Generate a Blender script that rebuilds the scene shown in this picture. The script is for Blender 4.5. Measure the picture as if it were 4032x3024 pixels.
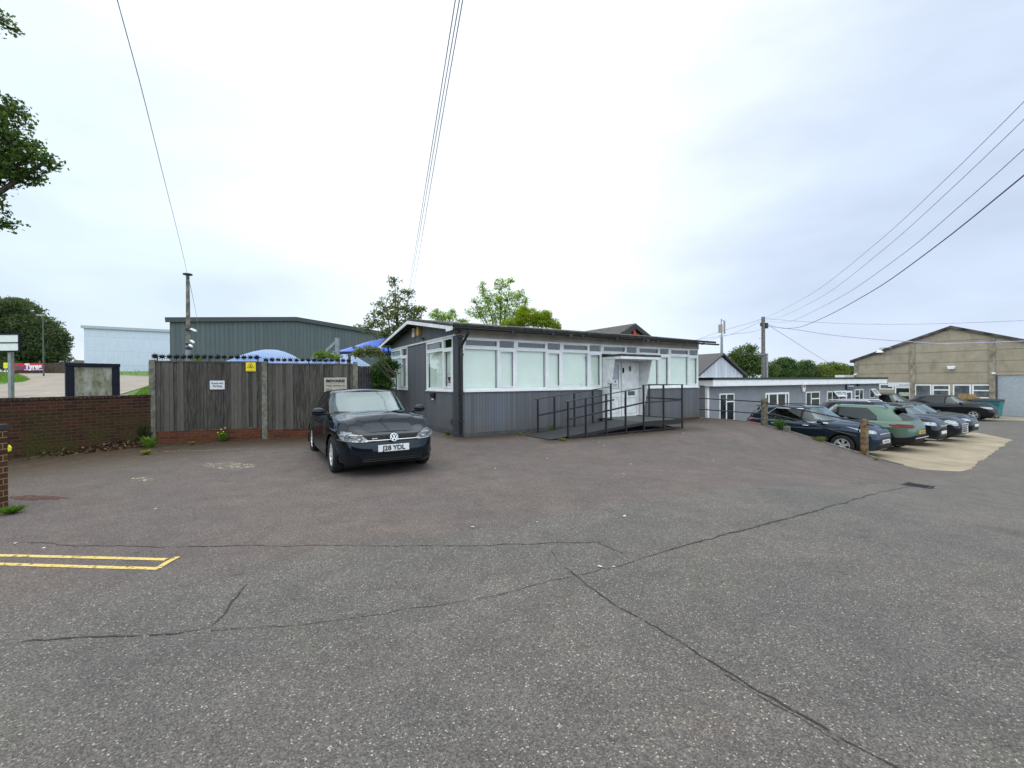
import bpy, bmesh, math, random
from mathutils import Vector, Matrix, noise
random.seed(7)
R = math.radians
for o in list(bpy.data.objects): bpy.data.objects.remove(o)
S = bpy.context.scene
col = S.collection
# ------------------------------------------------------------------ camera
FPX, CAMH = 1720.0, 1.57
cd = bpy.data.cameras.new('camera'); cam = bpy.data.objects.new('camera', cd); col.objects.link(cam)
cd.sensor_width = 36.0; cd.lens = 36.0*FPX/4032.0; cd.clip_start = 0.05; cd.clip_end = 5000
CAMM = Matrix.Translation((0, 0, CAMH)) @ Matrix.Rotation(R(90-0.30), 4, 'X') @ Matrix.Rotation(R(-0.37), 4, 'Z')
cam.matrix_world = CAMM
S.camera = cam
# ------------------------------------------------------------------ world, sun, exposure
SUN_EL, SUN_AZ = 55.0, 25.0          # degrees; azimuth measured from straight ahead to the left
w = bpy.data.worlds.new('World'); S.world = w; w.use_nodes = True
nt = w.node_tree; nt.nodes.clear()
def WN(t): return nt.nodes.new(t)
out = WN('ShaderNodeOutputWorld'); bgA = WN('ShaderNodeBackground'); bgB = WN('ShaderNodeBackground'); add = WN('ShaderNodeAddShader')
sky = WN('ShaderNodeTexSky'); sky.sky_type = 'NISHITA'; sky.sun_disc = False
sky.sun_elevation = R(SUN_EL); sky.sun_rotation = R(-SUN_AZ)
nt.links.new(sky.outputs[0], bgA.inputs[0]); bgA.inputs[1].default_value = 0.02
tc = WN('ShaderNodeTexCoord'); sep = WN('ShaderNodeSeparateXYZ'); nt.links.new(tc.outputs['Generated'], sep.inputs[0])
# overcast colour from elevation
mz = WN('ShaderNodeMapRange'); nt.links.new(sep.outputs[2], mz.inputs[0]); mz.inputs[1].default_value = 0.0; mz.inputs[2].default_value = 1.0
rampz = WN('ShaderNodeValToRGB'); nt.links.new(mz.outputs[0], rampz.inputs[0])
cr = rampz.color_ramp
cr.elements[0].position = 0.0; cr.elements[0].color = (0.68, 0.77, 0.88, 1)
cr.elements[1].position = 1.0; cr.elements[1].color = (1.15, 1.18, 1.20, 1)
for p, c in ((0.13, (0.66, 0.77, 0.90, 1)), (0.24, (0.70, 0.81, 0.92, 1)), (0.42, (0.76, 0.87, 0.94, 1)), (0.62, (0.88, 0.96, 0.99, 1))):
    e = cr.elements.new(p); e.color = c
# bright patch ahead, slightly left of centre
dotn = WN('ShaderNodeVectorMath'); dotn.operation = 'DOT_PRODUCT'; nt.links.new(tc.outputs['Generated'], dotn.inputs[0])
bd = Vector((0.02, 0.80, 0.60)).normalized(); dotn.inputs[1].default_value = bd
mr = WN('ShaderNodeMapRange'); mr.interpolation_type = 'SMOOTHERSTEP'; nt.links.new(dotn.outputs['Value'], mr.inputs[0])
mr.inputs[1].default_value = 0.70; mr.inputs[2].default_value = 0.99; mr.inputs[3].default_value = 0.0; mr.inputs[4].default_value = 0.85
# soft clouds
mp = WN('ShaderNodeMapping'); nt.links.new(tc.outputs['Generated'], mp.inputs[0]); mp.inputs['Scale'].default_value = (1.2, 1.2, 3.6)
nz = WN('ShaderNodeTexNoise'); nt.links.new(mp.outputs[0], nz.inputs['Vector']); nz.inputs['Scale'].default_value = 2.1; nz.inputs['Detail'].default_value = 5; nz.inputs['Roughness'].default_value = 0.5
mc = WN('ShaderNodeMapRange'); nt.links.new(nz.outputs[0], mc.inputs[0]); mc.inputs[1].default_value = 0.3; mc.inputs[2].default_value = 0.7; mc.inputs[3].default_value = 0.86; mc.inputs[4].default_value = 1.12
mixw = WN('ShaderNodeMix'); mixw.data_type = 'RGBA'; nt.links.new(mr.outputs[0], mixw.inputs[0]); nt.links.new(rampz.outputs[0], mixw.inputs[6]); mixw.inputs[7].default_value = (1.08, 1.12, 1.13, 1)
dot2 = WN('ShaderNodeVectorMath'); dot2.operation = 'DOT_PRODUCT'; nt.links.new(tc.outputs['Generated'], dot2.inputs[0]); dot2.inputs[1].default_value = Vector((0.78, 0.66, 0.24)).normalized()
mr2 = WN('ShaderNodeMapRange'); mr2.interpolation_type = 'SMOOTHSTEP'; nt.links.new(dot2.outputs['Value'], mr2.inputs[0]); mr2.inputs[1].default_value = .74; mr2.inputs[2].default_value = 1.0; mr2.inputs[3].default_value = 0; mr2.inputs[4].default_value = .8
mixp = WN('ShaderNodeMix'); mixp.data_type = 'RGBA'; nt.links.new(mr2.outputs[0], mixp.inputs[0]); nt.links.new(mixw.outputs[2], mixp.inputs[6]); mixp.inputs[7].default_value = (0.60, 0.69, 0.87, 1)
mul = WN('ShaderNodeVectorMath'); mul.operation = 'SCALE'; nt.links.new(mixp.outputs[2], mul.inputs[0]); nt.links.new(mc.outputs[0], mul.inputs['Scale'])
mb_ = WN('ShaderNodeMapRange'); mb_.interpolation_type = 'SMOOTHSTEP'; nt.links.new(sep.outputs[1], mb_.inputs[0]); mb_.inputs[1].default_value = .25; mb_.inputs[2].default_value = -.55; mb_.inputs[3].default_value = 1.0; mb_.inputs[4].default_value = 2.1
mul2 = WN('ShaderNodeVectorMath'); mul2.operation = 'SCALE'; nt.links.new(mul.outputs[0], mul2.inputs[0]); nt.links.new(mb_.outputs[0], mul2.inputs['Scale'])
nt.links.new(mul2.outputs[0], bgB.inputs[0]); bgB.inputs[1].default_value = 1.0
nt.links.new(bgA.outputs[0], add.inputs[0]); nt.links.new(bgB.outputs[0], add.inputs[1]); nt.links.new(add.outputs[0], out.inputs[0])
sl = bpy.data.lights.new('sun', 'SUN'); sl.energy = 0.9; sl.angle = R(60); sl.color = (1, 0.985, 0.96)
sun = bpy.data.objects.new('sun', sl); col.objects.link(sun)
sd = Vector((-math.sin(R(SUN_AZ))*math.cos(R(SUN_EL)), math.cos(R(SUN_AZ))*math.cos(R(SUN_EL)), math.sin(R(SUN_EL))))
sun.rotation_euler = sd.to_track_quat('Z', 'Y').to_euler()
S.view_settings.view_transform = 'Standard'; S.view_settings.look = 'None'; S.view_settings.exposure = 0.05; S.view_settings.gamma = 1.0
S.render.engine = 'CYCLES'
# ------------------------------------------------------------------ coordinates
TH = R(31.3); U = Vector((math.cos(TH), math.sin(TH))); V = Vector((-math.sin(TH), math.cos(TH)))
CO = Vector((-1.52, 12.40))                       # near corner of the grey office building
def XY(a, b): return CO + U*a + V*b
def AB(x, y):
    d = Vector((x, y)) - CO; return d.dot(U), d.dot(V)
def ray(px, py):
    d = CAMM.to_3x3() @ Vector(((px-2016)/FPX, -(py-1512)/FPX, -1.0)); return d
def at(px, py, Y):
    d = ray(px, py); t = Y/d.y; return Vector((0, 0, CAMH)) + d*t
def planeb(px, py, b):                             # where the sight line meets the vertical plane b = const
    d = ray(px, py); n = Vector((V.x, V.y, 0)); c = Vector((CO.x, CO.y, 0)) + n*b
    t = (c - Vector((0, 0, CAMH))).dot(n)/d.dot(n); p = Vector((0, 0, CAMH)) + d*t
    return AB(p.x, p.y)[0], p.z
def planea(px, py, a):
    d = ray(px, py); n = Vector((U.x, U.y, 0)); c = Vector((CO.x, CO.y, 0)) + n*a
    t = (c - Vector((0, 0, CAMH))).dot(n)/d.dot(n); p = Vector((0, 0, CAMH)) + d*t
    return AB(p.x, p.y)[1], p.z
def sm(t): t = max(0.0, min(1.0, t)); return t*t*(3-2*t)
W0, W1 = Vector((-9.14, 11.1)), Vector((-10.2, 8.8))   # garden wall line
WD = (W0-W1).normalized(); WNL = Vector((-WD.y, WD.x))  # left of wall
def zroad(a): return -1.03*sm((a+1)/13) - 0.0085*max(0, a-12)
def gz(x, y):
    a, b = AB(x, y)
    zr = zroad(a)
    if a > 11.25: z = zr
    else: z = zr*sm((-1.3-b)/6.2)
    dl = (Vector((x, y))-W0).dot(WNL)
    if dl > 0 and y > 2:
        wgt = sm((-(x/max(y, .1))-0.45)/0.25)
        z = z*(1-sm(dl/.3)*wgt) + (0.27 + .076*min(max(0, y-10), 35) + .004*max(0, y-45))*sm(dl/.3)*wgt
    # slight rise towards the fence
    if b > -6 and a < 0: z += 0.05*sm((b+4)/4)*sm((-a)/3)*(1 if dl <= 0 else 0)
    return z
def gp(px, py, off=0.0):
    d = ray(px, py); o = Vector((0, 0, CAMH)); t = 0.5; last = t
    while t < 300:
        p = o + d*t
        if p.z <= gz(p.x, p.y)+off: break
        last = t; t *= 1.02
    for _ in range(25):
        m = (last+t)/2; p = o+d*m
        if p.z <= gz(p.x, p.y)+off: t = m
        else: last = m
    p = o+d*t; return Vector((p.x, p.y, gz(p.x, p.y)+off))
# ------------------------------------------------------------------ materials
MATS = {}
class NB:
    def __init__(s, name):
        s.m = bpy.data.materials.new(name); s.m.use_nodes = True; s.t = s.m.node_tree
        s.b = s.t.nodes['Principled BSDF']; s.o = s.t.nodes['Material Output']; s.tc = None
    def n(s, t, **k):
        x = s.t.nodes.new(t)
        for a, v in k.items(): setattr(x, a, v)
        return x
    def l(s, a, b): s.t.links.new(a, b)
    def obj(s):
        if not s.tc: s.tc = s.n('ShaderNodeTexCoord')
        return s.tc.outputs['Object']
    def noise(s, scale, detail=3, rough=.55, vec=None, stretch=None):
        v = vec or s.obj()
        if stretch:
            mp = s.n('ShaderNodeMapping'); s.l(v, mp.inputs[0]); mp.inputs['Scale'].default_value = stretch; v = mp.outputs[0]
        x = s.n('ShaderNodeTexNoise'); s.l(v, x.inputs['Vector']); x.inputs['Scale'].default_value = scale; x.inputs['Detail'].default_value = detail; x.inputs['Roughness'].default_value = rough
        return x.outputs[0]
    def ramp(s, fac, stops):
        r = s.n('ShaderNodeValToRGB'); s.l(fac, r.inputs[0]); e = r.color_ramp.elements
        e[0].position, e[0].color = stops[0][0], (*stops[0][1], 1); e[1].position, e[1].color = stops[-1][0], (*stops[-1][1], 1)
        for p, c in stops[1:-1]:
            q = e.new(p); q.color = (*c, 1)
        return r.outputs[0]
    def mix(s, fac, a, b, mode='MIX'):
        m = s.n('ShaderNodeMix'); m.data_type = 'RGBA'; m.blend_type = mode
        for i, v in ((0, fac), (6, a), (7, b)):
            if isinstance(v, (int, float)): m.inputs[i].default_value = v
            elif isinstance(v, tuple): m.inputs[i].default_value = (*v, 1)
            else: s.l(v, m.inputs[i])
        return m.outputs[2]
    def math(s, op, a, b=0.0, c=None):
        m = s.n('ShaderNodeMath'); m.operation = op
        for i, v in enumerate((a, b) if c is None else (a, b, c)):
            if isinstance(v, (int, float)): m.inputs[i].default_value = v
            else: s.l(v, m.inputs[i])
        return m.outputs[0]
    def mr(s, v, a, b, c=0.0, d=1.0):
        m = s.n('ShaderNodeMapRange'); s.l(v, m.inputs[0])
        for i, q in zip((1, 2, 3, 4), (a, b, c, d)): m.inputs[i].default_value = q
        return m.outputs[0]
    def bump(s, h, strength=.3, dist=.01):
        b = s.n('ShaderNodeBump'); s.l(h, b.inputs['Height']); b.inputs['Strength'].default_value = strength; b.inputs['Distance'].default_value = dist
        s.l(b.outputs[0], s.b.inputs['Normal'])
    def col(s, c):
        if isinstance(c, tuple): s.b.inputs['Base Color'].default_value = (*c, 1)
        else: s.l(c, s.b.inputs['Base Color'])
    def set(s, **k):
        for a, v in k.items(): s.b.inputs[a.replace('_', ' ')].default_value = v
        return s.m
def plain(name, c, rough=.6, metal=0.0, var=.12, scale=6.0, spec=.4, bump=0.0):
    if name in MATS: return MATS[name]
    b = NB(name); n = b.noise(scale, 4)
    d = tuple(x*(1-var*2) for x in c); e = tuple(min(1, x*(1+var)) for x in c)
    b.col(b.ramp(n, [(.3, d), (.7, e)]))
    b.l(b.mr(b.noise(scale*3, 2), .3, .7, max(.02, rough-.08), min(1, rough+.08)), b.b.inputs['Roughness'])
    if bump: b.bump(b.noise(scale*12, 3), bump, .004)
    b.set(Metallic=metal, Specular_IOR_Level=spec); MATS[name] = b.m; return b.m
def asphalt():
    b = NB('asphalt'); o = b.obj()
    at_ = b.n('ShaderNodeAttribute'); at_.attribute_name = 'zone'
    sp = b.n('ShaderNodeSeparateColor'); b.l(at_.outputs['Color'], sp.inputs[0])
    vo = b.n('ShaderNodeTexVoronoi'); b.l(o, vo.inputs['Vector']); vo.inputs['Scale'].default_value = 140
    sc = b.n('ShaderNodeSeparateColor'); b.l(vo.outputs['Color'], sc.inputs[0])
    road = b.ramp(sc.outputs[0], [(0, (.056, .052, .049)), (.5, (.105, .098, .092)), (.88, (.152, .142, .132)), (.965, (.195, .188, .16)), (1, (.44, .43, .33))])
    fore = b.ramp(sc.outputs[0], [(0, (.062, .052, .048)), (.5, (.108, .091, .085)), (.88, (.150, .127, .117)), (.965, (.175, .152, .136)), (1, (.34, .32, .27))])
    vo2 = b.n('ShaderNodeTexVoronoi'); b.l(o, vo2.inputs['Vector']); vo2.inputs['Scale'].default_value = 38
    sc2 = b.n('ShaderNodeSeparateColor'); b.l(vo2.outputs['Color'], sc2.inputs[0])
    base = b.mix(sp.outputs[0], road, fore)
    base = b.mix(b.mr(sc2.outputs[1], 0, 1, 0, .10), base, b.mix(sc2.outputs[2], (.06, .055, .06), (.17, .14, .135)))
    big = b.noise(.55, 5, .6); mid = b.noise(2.6, 5, .65)
    base = b.mix(b.mr(big, .35, .66, 0, .8), base, b.mix(1.0, base, (1.30, 1.22, 1.18), 'MULTIPLY'))
    base = b.mix(b.mr(mid, .38, .66, 0, .7), base, b.mix(1.0, base, (.72, .71, .72), 'MULTIPLY'))
    gr = b.noise(.9, 4, .6, stretch=(1, 1, 1)); base = b.mix(b.mr(gr, .56, .72, 0, .35), base, b.mix(1.0, base, (.90, 1.04, .78), 'MULTIPLY'))
    st = b.noise(.33, 6, .75); base = b.mix(b.mr(st, .60, .70, 0, .55), base, b.mix(1.0, base, (.55, .54, .54), 'MULTIPLY'))
    st2 = b.noise(5.5, 3, .5); base = b.mix(b.mr(st2, .68, .74, 0, .6), base, b.mix(1.0, base, (.5, .48, .48), 'MULTIPLY'))
    st3 = b.noise(1.1, 5, .7, stretch=(.35, 1.3, 1)); base = b.mix(b.mr(st3, .56, .70, 0, .5), base, b.mix(1.0, base, (1.35, 1.25, 1.12), 'MULTIPLY'))
    # dirt, moss and silt close to the walls
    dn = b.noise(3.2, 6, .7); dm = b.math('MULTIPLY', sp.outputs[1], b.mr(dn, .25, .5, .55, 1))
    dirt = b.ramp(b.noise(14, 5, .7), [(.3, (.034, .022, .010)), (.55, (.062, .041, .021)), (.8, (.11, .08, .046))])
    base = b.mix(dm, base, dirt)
    # grass
    gn = b.ramp(b.noise(30, 5, .7), [(.3, (.035, .085, .012)), (.7, (.12, .22, .03))])
    base = b.mix(sp.outputs[2], base, gn)
    b.col(base)
    b.bump(b.math('ADD', vo.outputs['Distance'], b.noise(60, 3)), .55, .006)
    b.set(Roughness=.82, Specular_IOR_Level=.35); return b.m
def brickmat(name, c1, c2, mortar, mossy=0.0, dark=1.0, bw=.225, bh=.075):
    b = NB(name); o = b.obj(); s = b.n('ShaderNodeSeparateXYZ'); b.l(o, s.inputs[0])
    cb = b.n('ShaderNodeCombineXYZ'); b.l(b.math('ADD', s.outputs[0], s.outputs[1]), cb.inputs[0]); b.l(s.outputs[2], cb.inputs[1])
    br = b.n('ShaderNodeTexBrick'); b.l(cb.outputs[0], br.inputs['Vector']); br.inputs['Scale'].default_value = 1.0
    br.inputs['Brick Width'].default_value = bw; br.inputs['Row Height'].default_value = bh; br.inputs['Mortar Size'].default_value = .006; br.inputs['Mortar Smooth'].default_value = .3
    br.inputs['Color1'].default_value = (*c1, 1); br.inputs['Color2'].default_value = (*c2, 1); br.inputs['Mortar'].default_value = (*mortar, 1)
    base = b.mix(b.mr(b.noise(9, 5, .7), .3, .7, 0, .6), br.outputs[0], b.mix(1.0, br.outputs[0], (.55, .5, .5), 'MULTIPLY'))
    if mossy:
        mm = b.math('MULTIPLY', b.mr(b.noise(1.8, 6, .7), .38, .62), b.mr(s.outputs[2], 1.15, .25, .1, mossy))
        base = b.mix(mm, base, b.ramp(b.noise(25, 4), [(.3, (.022, .022, .006)), (.7, (.07, .062, .02))]))
    b.col(base); b.bump(b.math('ADD', br.outputs['Fac'], b.math('MULTIPLY', b.noise(40, 4), -.6)), -.6, .008)
    b.set(Roughness=.9, Specular_IOR_Level=.2); return b.m
def cladding(name, c, pitch=.1, axis=0, groove=.10, corr=False, var=.14, rough=.6, aged=True):
    corr_ = corr or not aged
    b = NB(name); o = b.obj(); s = b.n('ShaderNodeSeparateXYZ'); b.l(o, s.inputs[0])
    x = s.outputs[axis]
    q = b.math('DIVIDE', x, pitch); fr = b.math('FRACT', q); fl = b.math('FLOOR', q)
    wn = b.n('ShaderNodeTexWhiteNoise'); wn.noise_dimensions = '1D'; b.l(fl, wn.inputs['W'])
    lo = tuple(v*(1-var) for v in c); hi = tuple(min(1, v*(1+var)) for v in c)
    base = b.mix(wn.outputs[0], lo, hi)
    bl = b.noise(.55, 2, .5, stretch=(2.2, 2.2, .02)); base = b.mix(b.mr(bl, .56, .60, 0, .5 if not corr_ else 0), base, tuple(v*k for v, k in zip(c, (.95, 1.12, 1.32))))
    base = b.mix(b.mr(s.outputs[2], .45, .12, 0, .35 if not corr_ else 0), base, (.10, .085, .065))
    base = b.mix(b.mr(b.noise(1.2, 5, .6, stretch=(3, 3, .5)), .35, .7, 0, .5), base, b.mix(1.0, base, (.74, .76, .80), 'MULTIPLY'))
    if corr:
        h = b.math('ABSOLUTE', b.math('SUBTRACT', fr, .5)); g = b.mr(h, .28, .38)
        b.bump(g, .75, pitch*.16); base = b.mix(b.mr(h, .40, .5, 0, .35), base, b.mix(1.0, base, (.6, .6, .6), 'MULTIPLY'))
    else:
        g = b.math('LESS_THAN', fr, groove); base = b.mix(b.math('MULTIPLY', g, .75), base, tuple(v*.35 for v in c))
        b.bump(b.math('MULTIPLY', g, -1.0), .6, .006)
    b.col(base); b.set(Roughness=rough, Specular_IOR_Level=.3); return b.m
def woodmat():
    b = NB('weathered_wood'); g = b.n('ShaderNodeNewGeometry')
    base = b.ramp(g.outputs['Random Per Island'], [(0, (.022, .020, .018)), (.5, (.060, .053, .046)), (1, (.125, .112, .098))])
    st = b.noise(5, 6, .7, stretch=(7, 7, .55)); base = b.mix(b.mr(st, .32, .7, 0, .8), base, b.ramp(st, [(.32, (.022, .020, .018)), (.78, (.20, .185, .165))]))
    base = b.mix(b.mr(b.noise(1.6, 4), .5, .75, 0, .3), base, (.05, .056, .034))
    b.col(base); b.bump(st, .5, .006); b.set(Roughness=.88, Specular_IOR_Level=.2); return b.m
def leafmat(name, dark, light, trans=.35):
    if name in MATS: return MATS[name]
    b = NB(name); g = b.n('ShaderNodeNewGeometry')
    c = b.ramp(g.outputs['Random Per Island'], [(0, dark), (.6, tuple((x+y)/2 for x, y in zip(dark, light))), (1, light)])
    b.col(c); b.set(Roughness=.55, Specular_IOR_Level=.35)
    tr = b.n('ShaderNodeBsdfTranslucent'); b.l(b.mix(1.0, c, (1.3, 1.5, .7), 'MULTIPLY'), tr.inputs[0]); mx = b.n('ShaderNodeMixShader'); mx.inputs[0].default_value = trans
    b.l(b.b.outputs[0], mx.inputs[1]); b.l(tr.outputs[0], mx.inputs[2]); b.l(mx.outputs[0], b.o.inputs[0]); MATS[name] = b.m; return b.m
def glassmat(name, tint, refl=.10, ior=1.6, gain=1.0, gc=(.95, 1, 1)):
    b = NB(name); b.t.nodes.remove(b.b)
    fr = b.n('ShaderNodeFresnel'); fr.inputs[0].default_value = ior
    ge = b.n('ShaderNodeNewGeometry')
    f = b.math('MULTIPLY', b.math('MINIMUM', b.math('ADD', b.math('MULTIPLY', fr.outputs[0], gain), refl), .95), b.math('SUBTRACT', 1.0, ge.outputs['Backfacing']))
    tr = b.n('ShaderNodeBsdfTransparent'); tr.inputs[0].default_value = (*tint, 1); gl = b.n('ShaderNodeBsdfGlossy'); gl.inputs['Roughness'].default_value = .015; gl.inputs[0].default_value = (*gc, 1)
    mx = b.n('ShaderNodeMixShader'); b.l(f, mx.inputs[0]); b.l(tr.outputs[0], mx.inputs[1]); b.l(gl.outputs[0], mx.inputs[2]); b.l(mx.outputs[0], b.o.inputs[0]); return b.m
def paint(name, c, metal=.3, rough=.3):
    b = NB(name); n = b.noise(900, 1); b.col(b.mix(b.mr(n, .4, .6, 0, .3), c, tuple(min(1, x*1.25) for x in c)))
    b.set(Metallic=0.0, Roughness=.5, Specular_IOR_Level=0.0)
    fr = b.n('ShaderNodeFresnel'); fr.inputs[0].default_value = 1.42; ge = b.n('ShaderNodeNewGeometry')
    f = b.math('MULTIPLY', fr.outputs[0], b.math('SUBTRACT', 1.0, ge.outputs['Backfacing']))
    gl = b.n('ShaderNodeBsdfGlossy'); gl.inputs[0].default_value = (.84, .92, 1.0, 1); b.l(b.mr(b.noise(5, 4), .3, .75, .015, .06), gl.inputs['Roughness'])
    fk = b.n('ShaderNodeBsdfGlossy'); fk.inputs[0].default_value = (*[min(1, x*2.2) for x in c], 1); fk.inputs['Roughness'].default_value = .38
    m0 = b.n('ShaderNodeMixShader'); m0.inputs[0].default_value = .45; b.l(b.b.outputs[0], m0.inputs[1]); b.l(fk.outputs[0], m0.inputs[2])
    mx = b.n('ShaderNodeMixShader'); b.l(f, mx.inputs[0]); b.l(m0.outputs[0], mx.inputs[1]); b.l(gl.outputs[0], mx.inputs[2]); b.l(mx.outputs[0], b.o.inputs[0]); return b.m
def worn(name, c, lo=.42, hi=.52, sc=28):
    b = NB(name); b.col(b.ramp(b.noise(40, 4), [(.3, tuple(x*.75 for x in c)), (.7, c)])); b.set(Roughness=.8)
    tr = b.n('ShaderNodeBsdfTransparent'); mx = b.n('ShaderNodeMixShader'); b.l(b.mr(b.noise(sc, 6, .75), lo, hi), mx.inputs[0]); b.l(tr.outputs[0], mx.inputs[1]); b.l(b.b.outputs[0], mx.inputs[2]); b.l(mx.outputs[0], b.o.inputs[0]); return b.m
M = {}
M['asphalt'] = asphalt()
M['wallbrick'] = brickmat('wall_brick', (.080, .030, .018), (.036, .018, .014), (.10, .075, .05), mossy=1.15)
M['pierbrick'] = brickmat('pier_brick', (.12, .05, .028), (.055, .025, .018), (.28, .22, .11), mossy=.3)
M['redbrick'] = brickmat('red_brick', (.15, .046, .024), (.075, .028, .018), (.11, .08, .05), mossy=.0)
M['gablebrick'] = brickmat('gable_brick', (.42, .14, .07), (.34, .11, .06), (.4, .3, .22))
M['wood'] = woodmat()
M['conc'] = plain('concrete_post', (.17, .165, .13), .85, var=.28, scale=9, bump=.4)
M['clad'] = cladding('grey_boards', (.125, .128, .140), .095, 0, .09)
M['cladside'] = cladding('grey_boards_side', (.115, .118, .130), .095, 1, .09)
M['greypaint'] = plain('grey_paint', (.07, .073, .08), .6, var=.15)
M['black'] = plain('black_paint', (.012, .012, .015), .35, var=.2, spec=.5)
M['felt'] = plain('roof_felt', (.055, .055, .055), .85, var=.4, scale=3, bump=.5)
M['white'] = plain('white_upvc', (.82, .83, .84), .35, var=.05, scale=3)
M['whitew'] = plain('white_painted_wood', (.76, .77, .77), .55, var=.10, scale=4)
M['soffit'] = plain('beige_soffit', (.44, .42, .38), .7, var=.12, scale=2)
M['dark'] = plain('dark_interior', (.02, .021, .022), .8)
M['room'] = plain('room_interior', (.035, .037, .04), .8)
def blindmat():
    b = NB('roller_blind'); b.col(b.ramp(b.noise(2, 3), [(.3, (.68, .72, .68)), (.7, (.76, .79, .75))])); b.set(Roughness=.9); return b.m
M['blind'] = blindmat()
M['glass'] = glassmat('window_glass', (.965, .99, .975), .01, 1.5, 1.5)
M['carglass'] = glassmat('car_glass', (.30, .36, .36), .04, 1.5, 1.1)
M['tintglass'] = glassmat('tinted_glass', (.05, .06, .065), .02, 1.5, 1.0)
M['screen'] = glassmat('windscreen_glass', (.30, .38, .38), .13, 1.5, 1.1, (.78, .95, 1.0))
M['rubber'] = plain('tyre_rubber', (.018, .018, .018), .85)
M['alloy'] = plain('alloy_rim', (.72, .72, .73), .45, .6, var=.05)
M['darkrim'] = plain('dark_rim', (.03, .03, .032), .35, .6)
M['chrome'] = plain('chrome_trim', (.85, .85, .87), .28, 1.0, var=.03)
M['plastic'] = plain('black_plastic', (.009, .009, .010), .6, spec=.2)
M['gloss'] = plain('gloss_black', (.006, .006, .007), .2, spec=.3)
M['lamp'] = plain('headlamp_glass', (.36, .385, .40), .14, .45, var=.3, scale=14, spec=.8)
M['lampd'] = plain('headlamp_housing', (.19, .215, .23), .14, .45, var=.25, scale=9, spec=.8)
M['tail'] = plain('tail_lamp_red', (.12, .004, .006), .2, spec=.35)
M['plate'] = plain('plate_white', (.72, .73, .73), .4, var=.03)
M['platey'] = plain('plate_yellow', (.62, .38, .02), .4, var=.03)
M['ink'] = plain('black_ink', (.01, .01, .01), .6)
M['galv'] = plain('galvanised_steel', (.27, .29, .31), .5, .5, var=.15)
M['render'] = plain('grey_render', (.215, .228, .255), .9, var=.07, scale=2.2, bump=.6)
M['bark'] = plain('bark', (.06, .048, .036), .9, var=.35, scale=12, bump=.8)
M['pole'] = plain('pole_timber', (.19, .17, .155), .85, var=.3, scale=8)
M['steel'] = plain('seat_fabric', (.03, .03, .032), .9)
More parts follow.
